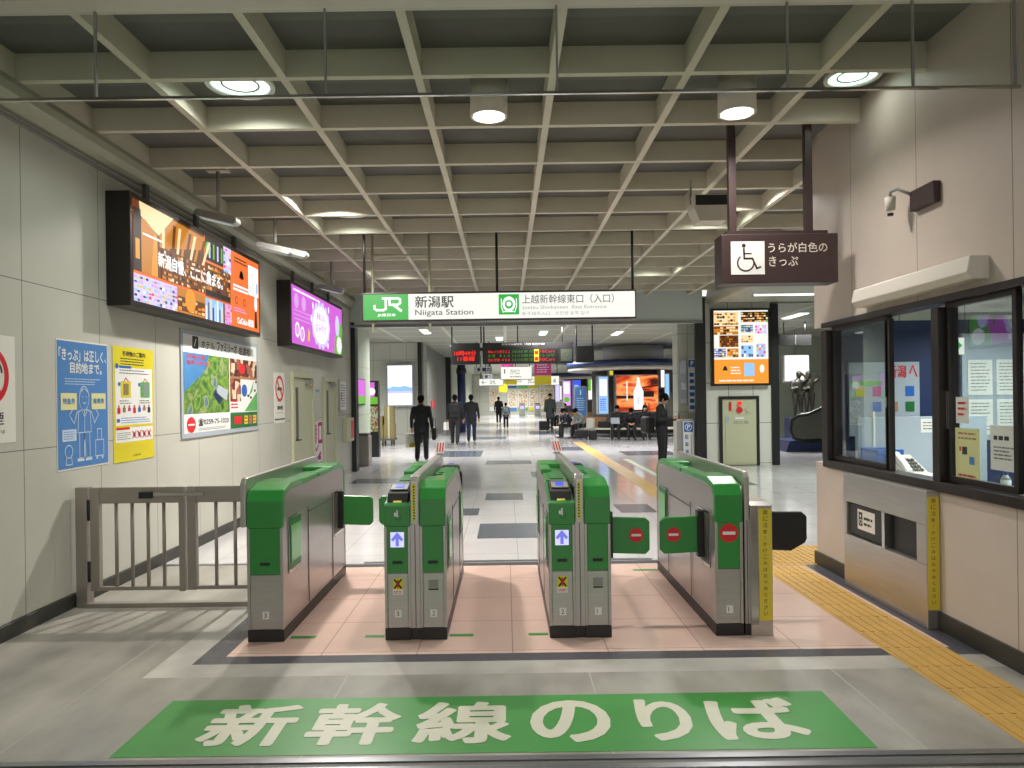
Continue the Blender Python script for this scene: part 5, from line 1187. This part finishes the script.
# ================================================================ figures
def blob(parts, voxel=.014, smooth=6):
    """parts = tapered capsules (a, b, ra, rb[, squash]) fused into one continuous surface"""
    bm = bmesh.new()
    for q in parts:
        a, b_, ra, rb = Vector(q[0]), Vector(q[1]), q[2], q[3]; sq = q[4] if len(q) > 4 else None
        d = b_-a; L = max(d.length, 1e-4); d = d/L
        u = Vector((1, 0, 0)) if abs(d.x) < .8 else Vector((0, 1, 0)); u = (u-d*u.dot(d)).normalized(); w = d.cross(u)
        rings = []; S = 14
        prof = [(-ra*.97, .25), (-ra*.7, .71), (-ra*.35, .94)]
        P = [(-ra*.96, ra*.28), (-ra*.71, ra*.71), (-ra*.35, ra*.94), (0, ra), (L*.5, (ra+rb)/2), (L, rb), (L+rb*.35, rb*.94), (L+rb*.71, rb*.71), (L+rb*.96, rb*.28)]
        fx, fy = sq or (1, 1)
        for h, r in P: rings.append([bm.verts.new(a+d*h+u*math.cos(2*math.pi*j/S)*r*fx+w*math.sin(2*math.pi*j/S)*r*fy) for j in range(S)])
        for p_, q_ in zip(rings, rings[1:]):
            for j in range(S): bm.faces.new([p_[j], p_[(j+1) % S], q_[(j+1) % S], q_[j]])
        bm.faces.new(list(reversed(rings[0]))); bm.faces.new(rings[-1])
    bmesh.ops.recalc_face_normals(bm, faces=bm.faces)
    me = bpy.data.meshes.new('tmp'); bm.to_mesh(me); bm.free()
    o = bpy.data.objects.new('tmp', me); COL.objects.link(o)
    r = o.modifiers.new('r', 'REMESH'); r.mode = 'VOXEL'; r.voxel_size = voxel; r.use_smooth_shade = True
    s = o.modifiers.new('s', 'SMOOTH'); s.factor = .5; s.iterations = smooth
    bpy.context.view_layer.update()
    out = bpy.data.meshes.new_from_object(o.evaluated_get(bpy.context.evaluated_depsgraph_get()))
    bpy.data.objects.remove(o); bpy.data.meshes.remove(me)
    for p in out.polygons: p.use_smooth = True
    return out

def add(root, name, me, m, parent=None, label=None):
    me.materials.clear(); me.materials.append(M[m]); me.name = name
    o = bpy.data.objects.new(name, me); COL.objects.link(o); o.parent = parent or root
    if label: o['label'] = label
    return o

def hand(w, tip, side, vx):
    """five separate fingers leaving the palm"""
    w, tip = Vector(w), Vector(tip); d = (tip-w).normalized()
    s = d.cross(Vector((0, 1, 0))); s = s.normalized() if s.length > .1 else Vector((1, 0, 0)); n = s.cross(d)
    c = w+d*.085
    out = [(w, c, .022, .027, (1.25, .8))]
    for i, l in enumerate((.062, .074, .07, .055)):
        b0 = c+s*(i-1.5)*.019+d*.01; k = b0+d*l*.55+n*.006; out += [(b0, k, .0085, .008), (k, k+d*l*.4+n*.022, .008, .007)]
    t0 = w+d*.03+s*-.024*side; t1 = t0+d*.035-s*.022*side; out += [(t0, t1, .011, .009), (t1, t1+d*.028, .009, .008)]
    return out

def person(label, x, y, rz, H, J, top='suit_black', bottom='suit_black', hair='hair', coat_len=.0, hairlen=0, shoes='leather', shirt=None, voxel=.014, seated=False, slim=1.1):
    """J: joints for a 1.7 m figure facing -Y: l/r elbow, wrist, tip, knee, ankle"""
    t = thing('person', label, 'person', (x, y, 0), rz); k = H/1.7
    V = lambda p: Vector(p)*k
    pel = V(J.get('pelvis', (0, 0, .93))); ln = J.get('lean', 0); up = Vector((0, -math.sin(ln), math.cos(ln)))
    chest = pel+up*.33*k; neck = pel+up*.53*k; hd = J.get('head', 0); hup = Vector((0, -math.sin(ln+hd), math.cos(ln+hd)))
    head = neck+hup*.135*k; q = k*slim
    fz = Vector((0, -1, 0)); hf = Vector((0, -math.cos(ln+hd), -math.sin(ln+hd)))
    body, cl, tr = [], [], []
    body += [(pel, chest, .115*q, .12*q, (1.15, .78)), (chest, neck-up*.06*k, .12*q, .075*q, (1.2, .75)), (neck-up*.05*k, head-hup*.04*k, .05*k, .048*k)]
    body += [(head-hup*.03*k, head+hup*.03*k+hf*-.01*k, .068*k, .083*k, (.92, 1.08)), (head-hup*.06*k+hf*.035*k, head-hup*.02*k+hf*.03*k, .036*k, .05*k)]
    body += [(head+hf*.085*k-hup*.005*k, head+hf*.1*k-hup*.03*k, .008*k, .013*k), (head+hf*.082*k-hup*.058*k-Vector((.015, 0, 0))*k, head+hf*.082*k-hup*.058*k+Vector((.015, 0, 0))*k, .009*k, .009*k)]
    for s in (-1, 1): body += [(head+Vector((s*.077*k, 0, 0))-hup*.03*k, head+Vector((s*.08*k, .004, 0))+hup*.012*k, .012*k, .015*k), (head+hf*.078*k+Vector((s*.03*k, 0, 0))+hup*.01*k, head+hf*.08*k+Vector((s*.032*k, 0, 0))+hup*.01*k, .012*k, .012*k)]
    cl += [(pel-up*coat_len*k*.9-up*.02*k, pel+up*.1*k, (.135+coat_len*.12)*q, .135*q, (1.2, .85)), (pel+up*.1*k, chest, .135*q, .145*q, (1.2, .82)), (chest, neck-up*.075*k, .145*q, .1*q, (1.35, .78)), (neck-up*.04*k, neck+up*.012*k, .07*k, .058*k)]
    shl = {}
    for s, n in ((-1, 'l'), (1, 'r')):
        sh = neck-up*.075*k+Vector((s*.175*q, 0, 0)); el, wr, tp = V(J[n+'e']), V(J[n+'w']), V(J[n+'t']); shl[n] = (sh, el, wr, tp)
        hip = pel+Vector((s*.09*q, 0, -.02*k)); kn, an = V(J[n+'k']), V(J[n+'a'])
        body += [(sh, el, .05*k, .038*k), (el, wr, .037*k, .026*k), (hip, kn, .078*k, .053*k), (kn, an, .05*k, .034*k)]
        body += hand(wr, tp, s, voxel)
        toe = an+V(J.get(n+'f', (0, -.17, -.045)))
        body += [(an-V((0, 0, .03)), toe, .034*k, .03*k, (1, .9))]
        cl += [(neck-up*.07*k, sh, .07*k, .068*k), (sh, el, .067*k, .052*k), (el, wr, .052*k, .042*k)]
        tr += [(hip+V((0, 0, .06)), hip, .1*q, .1*q), (hip, kn, .097*q, .072*q), (kn, an+V((0, 0, .02)), .07*q, .058*q)]
        sm = blob([(an-V((0, -.03, .03)), toe+V((0, 0, .004)), .043*k, .038*k, (1, .85)), (an, an-V((0, 0, .02)), .042*k, .045*k)], voxel*.9)
        add(t, 'shoe', sm, shoes)
    tr += [(pel+V((0, 0, .08)), pel, .12*q, .13*q, (1.2, .9))]
    add(t, 'body', blob(body, voxel*.62 if voxel < .015 else voxel*.8, 3), 'skin')
    c = add(t, 'jacket', blob(cl, voxel), top); add(t, 'trousers', blob(tr, voxel), bottom)
    if shirt:
        f = neck-up*.1*k-fz*-.0; me = blob([(neck+fz*.055*k, chest+fz*.105*k, .035*k, .022*k, (1, .6)), (neck+V((0, 0, .0)), neck+up*.022*k, .061*k, .06*k)], voxel*.7); add(t, 'shirt', me, shirt)
    hp = [(head+hup*.045*k-hf*.014*k, head+hup*.03*k-hf*.034*k, .095*k, .094*k, (.97, 1.08)), (head-hf*.05*k+hup*.0*k, head-hf*.045*k-hup*(.045+hairlen)*k, .066*k, .05*k, (1.25, .8))]
    if hairlen:
        for s in (-1, 1): hp.append((head+Vector((s*.07*k, 0, 0))-hf*.01*k+hup*.03*k, head+Vector((s*.075*k, 0, 0))-hf*.02*k-hup*(.05+hairlen)*k, .028*k, .03*k))
    add(t, 'hair', blob(hp, voxel*.7, 3), hair)
    return t

STAND = dict(le=(-.24, .02, 1.13), lw=(-.26, -.04, .88), lt=(-.26, -.06, .78), re=(.24, .02, 1.13), rw=(.26, -.04, .88), rt=(.26, -.06, .78), lk=(-.1, -.02, .5), la=(-.1, 0, .085), rk=(.1, -.02, .5), ra=(.1, 0, .085))
WALK = dict(le=(-.25, .05, 1.14), lw=(-.28, .02, .88), lt=(-.28, 0, .78), re=(.25, -.02, 1.13), rw=(.27, -.14, .9), rt=(.27, -.18, .8), lk=(-.1, -.14, .52), la=(-.1, -.16, .1), rk=(.09, .02, .5), ra=(.09, .2, .12), rf=(0, -.14, -.085), lf=(0, -.17, -.045))
WALK2 = dict(WALK, lk=(-.09, .02, .5), la=(-.08, .2, .12), lf=(0, -.14, -.085), rk=(.1, -.14, .52), ra=(.1, -.16, .1), rf=(0, -.17, -.045), le=(-.25, -.02, 1.13), lw=(-.27, -.12, .9), lt=(-.27, -.16, .8))
PHONE = dict(STAND, head=.5, le=(-.25, 0, 1.12), lw=(-.1, -.26, 1.14), lt=(-.05, -.34, 1.17), re=(.25, 0, 1.12), rw=(.1, -.28, 1.14), rt=(.05, -.35, 1.18))
SIT = dict(pelvis=(0, 0, .52), lean=.12, head=.15, le=(-.25, -.1, .76), lw=(-.12, -.3, .68), lt=(-.08, -.38, .66), re=(.25, -.1, .76), rw=(.12, -.3, .68), rt=(.08, -.38, .66), lk=(-.11, -.44, .52), la=(-.12, -.46, .1), rk=(.11, -.44, .52), ra=(.12, -.44, .1))
SITB = dict(SIT, lean=.5, head=.35, le=(-.24, -.3, .68), lw=(-.12, -.46, .62), lt=(-.06, -.52, .6), re=(.24, -.3, .68), rw=(.12, -.46, .62), rt=(.06, -.52, .6))
PI = math.pi
# rz = 0 faces the camera; PI walks away
p1 = person('person in a dark suit walking away with a paper bag and a shoulder bag', -2.13, 17.9, PI, 1.66, WALK, 'suit_black', 'suit_black')
def bag(label, x, y, w, d, h, z, m, rz=0, handle=.12):
    t = thing('bag', label, 'bag', (x, y, z), rz)
    b = MB(t, True); b.prism([(-w/2, 0), (w/2, 0), (w*.46, h), (-w*.46, h)], -d/2, d/2, m, 'y'); b.build('bag_body', bevel=.012 if m == 'paper' else .045)
    b = MB(t, True); b.tube([(-w*.25, 0, h), (-w*.2, 0, h+handle), (w*.2, 0, h+handle), (w*.25, 0, h)], .008, m if m != 'paper' else 'grey', 6); b.build('handle')
    return t
t = bag('pale paper shopping bag with a yellow foot in the hand of the suited walker', -2.40, 17.85, .26, .1, .34, .38, 'paper', R(60), .06)
b = MB(t, True); b.box(-.12, .12, -.052, .052, .0, .1, 'yellow'); b.build('stripe')
bag('black leather shoulder bag at the hip of the suited walker', -1.80, 17.88, .12, .32, .32, .55, 'leather', 0, .22)
person('person in a dark jacket with a backpack walking away, left one of the pair', -1.72, 24, PI, 1.68, WALK2, 'suit_black', 'suit_black', voxel=.017)
t = thing('backpack', 'black backpack on the left walker of the pair', 'bag', (-1.72, 23.82, .98)); 
b = MB(t, True); b.prism([(-.15, 0), (.15, 0), (.16, .2), (.12, .42), (-.12, .42), (-.16, .2)], -.12, .02, 'black', 'y'); b.build('bag_body', bevel=.03); b = MB(t, True); b.box(-.1, .1, -.14, -.12, .04, .2, 'leather'); b.build('pocket', bevel=.01)
bag('white carrier bag in the hand of the left walker of the pair', -2.02, 24, .2, .1, .26, .52, 'paper', R(60), .06)
person('person in a black coat and blue trousers walking away, right one of the pair', -1.25, 25.5, PI, 1.68, WALK, 'suit_black', 'jeans', coat_len=.12, voxel=.017)
person('short person with a grey top and dark trousers walking away in the distance', -.02, 36, PI, 1.3, WALK, 'cloth_grey', 'suit_black', voxel=.02, shirt=None)
t = thing('backpack', 'pale grey backpack on the short distant walker', 'bag', (-.02, 35.87, .72))
b = MB(t, True); b.prism([(-.14, 0), (.14, 0), (.15, .18), (.1, .34), (-.1, .34), (-.15, .18)], -.12, .02, 'partition', 'y'); b.build('bag_body', bevel=.03); b = MB(t, True); b.box(-.09, .09, -.14, -.12, .03, .15, 'cloth_grey'); b.build('pocket', bevel=.01)
person('tall person in black clothes walking beyond the short grey one', -.45, 43, PI, 1.6, WALK2, 'suit_black', 'suit_black', coat_len=.2, voxel=.02)
person('person in a long grey coat standing beside a black trolley case', 2.05, 33.4, R(-20), 1.72, STAND, 'coat_grey', 'suit_black', coat_len=.25, voxel=.018)
def case(label, x, y, w, d, h, m='black', rz=0):
    t = thing('trolley_case', label, 'suitcase', (x, y, 0), rz)
    b = MB(t, True); b.box(-w/2, w/2, -d/2, d/2, .05, .05+h, m); b.build('shell', bevel=.03)
    b = MB(t, True); b.tube([(-.09, d*.3, .05+h), (-.09, d*.3, .05+h+.25), (.09, d*.3, .05+h+.25), (.09, d*.3, .05+h)], .01, 'grey', 6); b.build('pull_handle')
    for s in (-1, 1):
        b = MB(t, True); b.tube([(s*w*.4-.015, 0, .03), (s*w*.4+.015, 0, .03)], .03, 'black', 10); b.build('wheel')
case('black trolley case beside the person in the grey coat', 1.72, 33.1, .42, .25, .42)
bag('pale carrier bag hanging above the trolley case of the grey coated person', 1.72, 33.3, .26, .1, .3, .58, 'paper', 0, .1)
pm = person('person in a dark suit standing by the pale column looking down at a phone', 3.3, 15.2, R(62), 1.62, PHONE, 'suit_black', 'suit_black', shirt='shirt', voxel=.013)
t = thing('phone', 'phone held by the suited person near the pale column', 'phone', (3.3+.33, 15.2-.17, 1.11), R(62)); b = MB(t, True); b.box(-.035, .035, -.005, .005, -.02, .11, 'black'); b.build('body', bevel=.003); b = MB(t, True); b.box(-.03, .03, .005, .006, -.01, .1, 'e_lavender'); b.build('screen')
bag('large black bag hanging at the back of the suited person with the phone', 3.02, 15.3, .2, .34, .36, .78, 'black', R(15), .3)

def seat_pt(a, r=3.55): return KC[0]+r*math.cos(R(a)), KC[1]+r*math.sin(R(a))
def sitter(label, a, J, top, bottom, turn=0, hairlen=0, H=1.62, r=3.6, **kw):
    x, y = seat_pt(a, r); return person(label, x, y, R(a+90+turn), H, J, top, bottom, hairlen=hairlen, voxel=.018, **kw)
sitter('person in a dark jacket slumped forward at the left end of the long bench', 219, SITB, 'suit_navy', 'suit_black', -30)
sitter('person in grey leaning behind the slumped one on the long bench', 228, SITB, 'cloth_grey', 'suit_black', -20)
s1 = sitter('person in black seated with a grey laptop on the knees', 250, SIT, 'suit_black', 'suit_black')
sitter('person in black seated right beside the laptop user', 257, SITB, 'suit_black', 'suit_black', 10)
s2 = sitter('long haired person in dark clothes with a white mask seated on the long bench', 265.5, SIT, 'suit_black', 'suit_black', 0, .12)
me = blob([((-.02, -.16, 1.12), (.02, -.16, 1.12), .035, .035)], .012, 2); add(s2, 'face_mask', me, 'white')
sitter('person in dark clothes seated at the right end of the bench behind the standing man', 308, SIT, 'suit_navy', 'suit_black')
x, y = seat_pt(250, 3.95); t = thing('laptop', 'open grey laptop on the knees of the seated person', 'laptop', (x, y, .585), R(250+90))
b = MB(t, True); b.box(-.16, .16, -.1, .1, 0, .015, 'partition'); b.build('base'); b = MB(t, True); b.prism([(-.1, .015), (-.13, .22), (-.14, .22), (-.11, .015)], -.16, .16, 'partition'); b.build('lid')
x, y = seat_pt(242, 3.6); bag('black bag lying on the long bench left of the laptop user', x, y, .5, .2, .26, .42, 'black', R(-28), .04)
x, y = seat_pt(233, 3.6); bag('white paper bag standing on the long bench by the wooden backrest', x, y, .3, .15, .34, .42, 'paper', R(-36), .05)
case('black case standing on the floor at the left end of the long bench', 2.75, 26.4, .5, .25, .3)
bag('small black bag beside the case at the left end of the long bench', 3.15, 26.1, .3, .2, .36, 0, 'black', 0, .06)
for i, (a, lab, J) in enumerate(((206, 'person in black seated on the pink backed bench, bending over', SITB), (216, 'person in dark clothes seated farther along the pink backed bench', SIT))):
    person(lab, 5.0+2.5*math.cos(R(a)), 37+2.5*math.sin(R(a)), R(a+90), 1.62, J, 'suit_black', 'suit_black', voxel=.02)
t = thing('notice_stand', 'white notice stand beside the person in the grey coat', 'sign', (2.55, 35, 0))
b = MB(t); b.box(2.35, 2.85, 35, 35.04, .7, 1.35, 'white'); p = Panel(b, (2.35, 34.999, .7)); p.lines(.05, .08, .45, .6, 6, 'grey', 1, .4); b.build('board', normals=False); b = MB(t); b.tube([(2.6, 35.02, 0), (2.6, 35.02, .7)], .025, 'steel', 8); b.cyl((2.6, 35.02), .16, 0, .02, 'steel', 16); b.build('stand')

# bronze sculpture of two standing figures
t = thing('sculpture', 'dark bronze sculpture of two standing figures on a pedestal by the escalator', 'sculpture', (9.0, 21.6, 0))
b = MB(t); b.box(8.55, 9.45, 21.3, 22.0, 0, .85, 'navy'); b.build('pedestal', bevel=.01)
def fig(ox, s): return [((ox, 0, .7), (ox, 0, .98), .1, .13, (1.1, .8)), ((ox, 0, .98), (ox+.02*s, 0, 1.12), .07, .05), ((ox+.03*s, -.02, 1.2), (ox+.03*s, -.02, 1.24), .075, .08), ((ox-.08, 0, .68), (ox-.08, -.03, .36), .08, .06), ((ox-.08, -.03, .36), (ox-.09, 0, .04), .055, .04), ((ox+.08, 0, .68), (ox+.09, .03, .36), .08, .06), ((ox+.09, .03, .36), (ox+.09, 0, .04), .055, .04), ((ox-.15, 0, 1.02), (ox-.2, -.05, .8), .05, .04), ((ox-.2, -.05, .8), (ox-.05, -.15, .85), .04, .03), ((ox+.15, 0, 1.02), (ox+.26, -.02, 1.1), .05, .04), ((ox+.26, -.02, 1.1), (ox+.12, -.02, 1.24), .04, .03)]
me = blob(fig(-.15, 1)+[(tuple(Vector(q[0])+Vector((.0, .08, -.1*0))), tuple(Vector(q[1])+Vector((0, .08, 0))))+tuple(q[2:]) for q in fig(.2, -1)], .02)
o = add(t, 'bronze_figures', me, 'bronze'); o.location = (0, .05, .82); o.scale = (1.1, 1.1, 1.1)

# ================================================================ light and camera
w = bpy.data.worlds.new('World'); SC.world = w; w.use_nodes = True
w.node_tree.nodes['Background'].inputs[0].default_value = (1, .965, .93, 1); w.node_tree.nodes['Background'].inputs[1].default_value = 1.05
cam = bpy.data.cameras.new('Camera'); co = bpy.data.objects.new('Camera', cam); COL.objects.link(co)
F = 715
cam.sensor_fit = 'HORIZONTAL'; cam.sensor_width = 36; cam.lens = 36*F/1024; cam.shift_x = 6/1024; cam.shift_y = 13/1024; cam.clip_end = 200
co.location = (0, 0, 1.6)
co.rotation_euler = (Matrix.Rotation(R(90), 3, 'X') @ Matrix.Rotation(-.0135, 3, 'Z')).to_euler()
SC.camera = co
SC.view_settings.view_transform = 'Standard'; SC.view_settings.look = 'None'; SC.view_settings.gamma = 1; SC.view_settings.exposure = 0
SC.view_settings.use_curve_mapping = False
SC.cycles.max_bounces = 8; SC.cycles.transparent_max_bounces = 12; SC.cycles.sample_clamp_indirect = 4
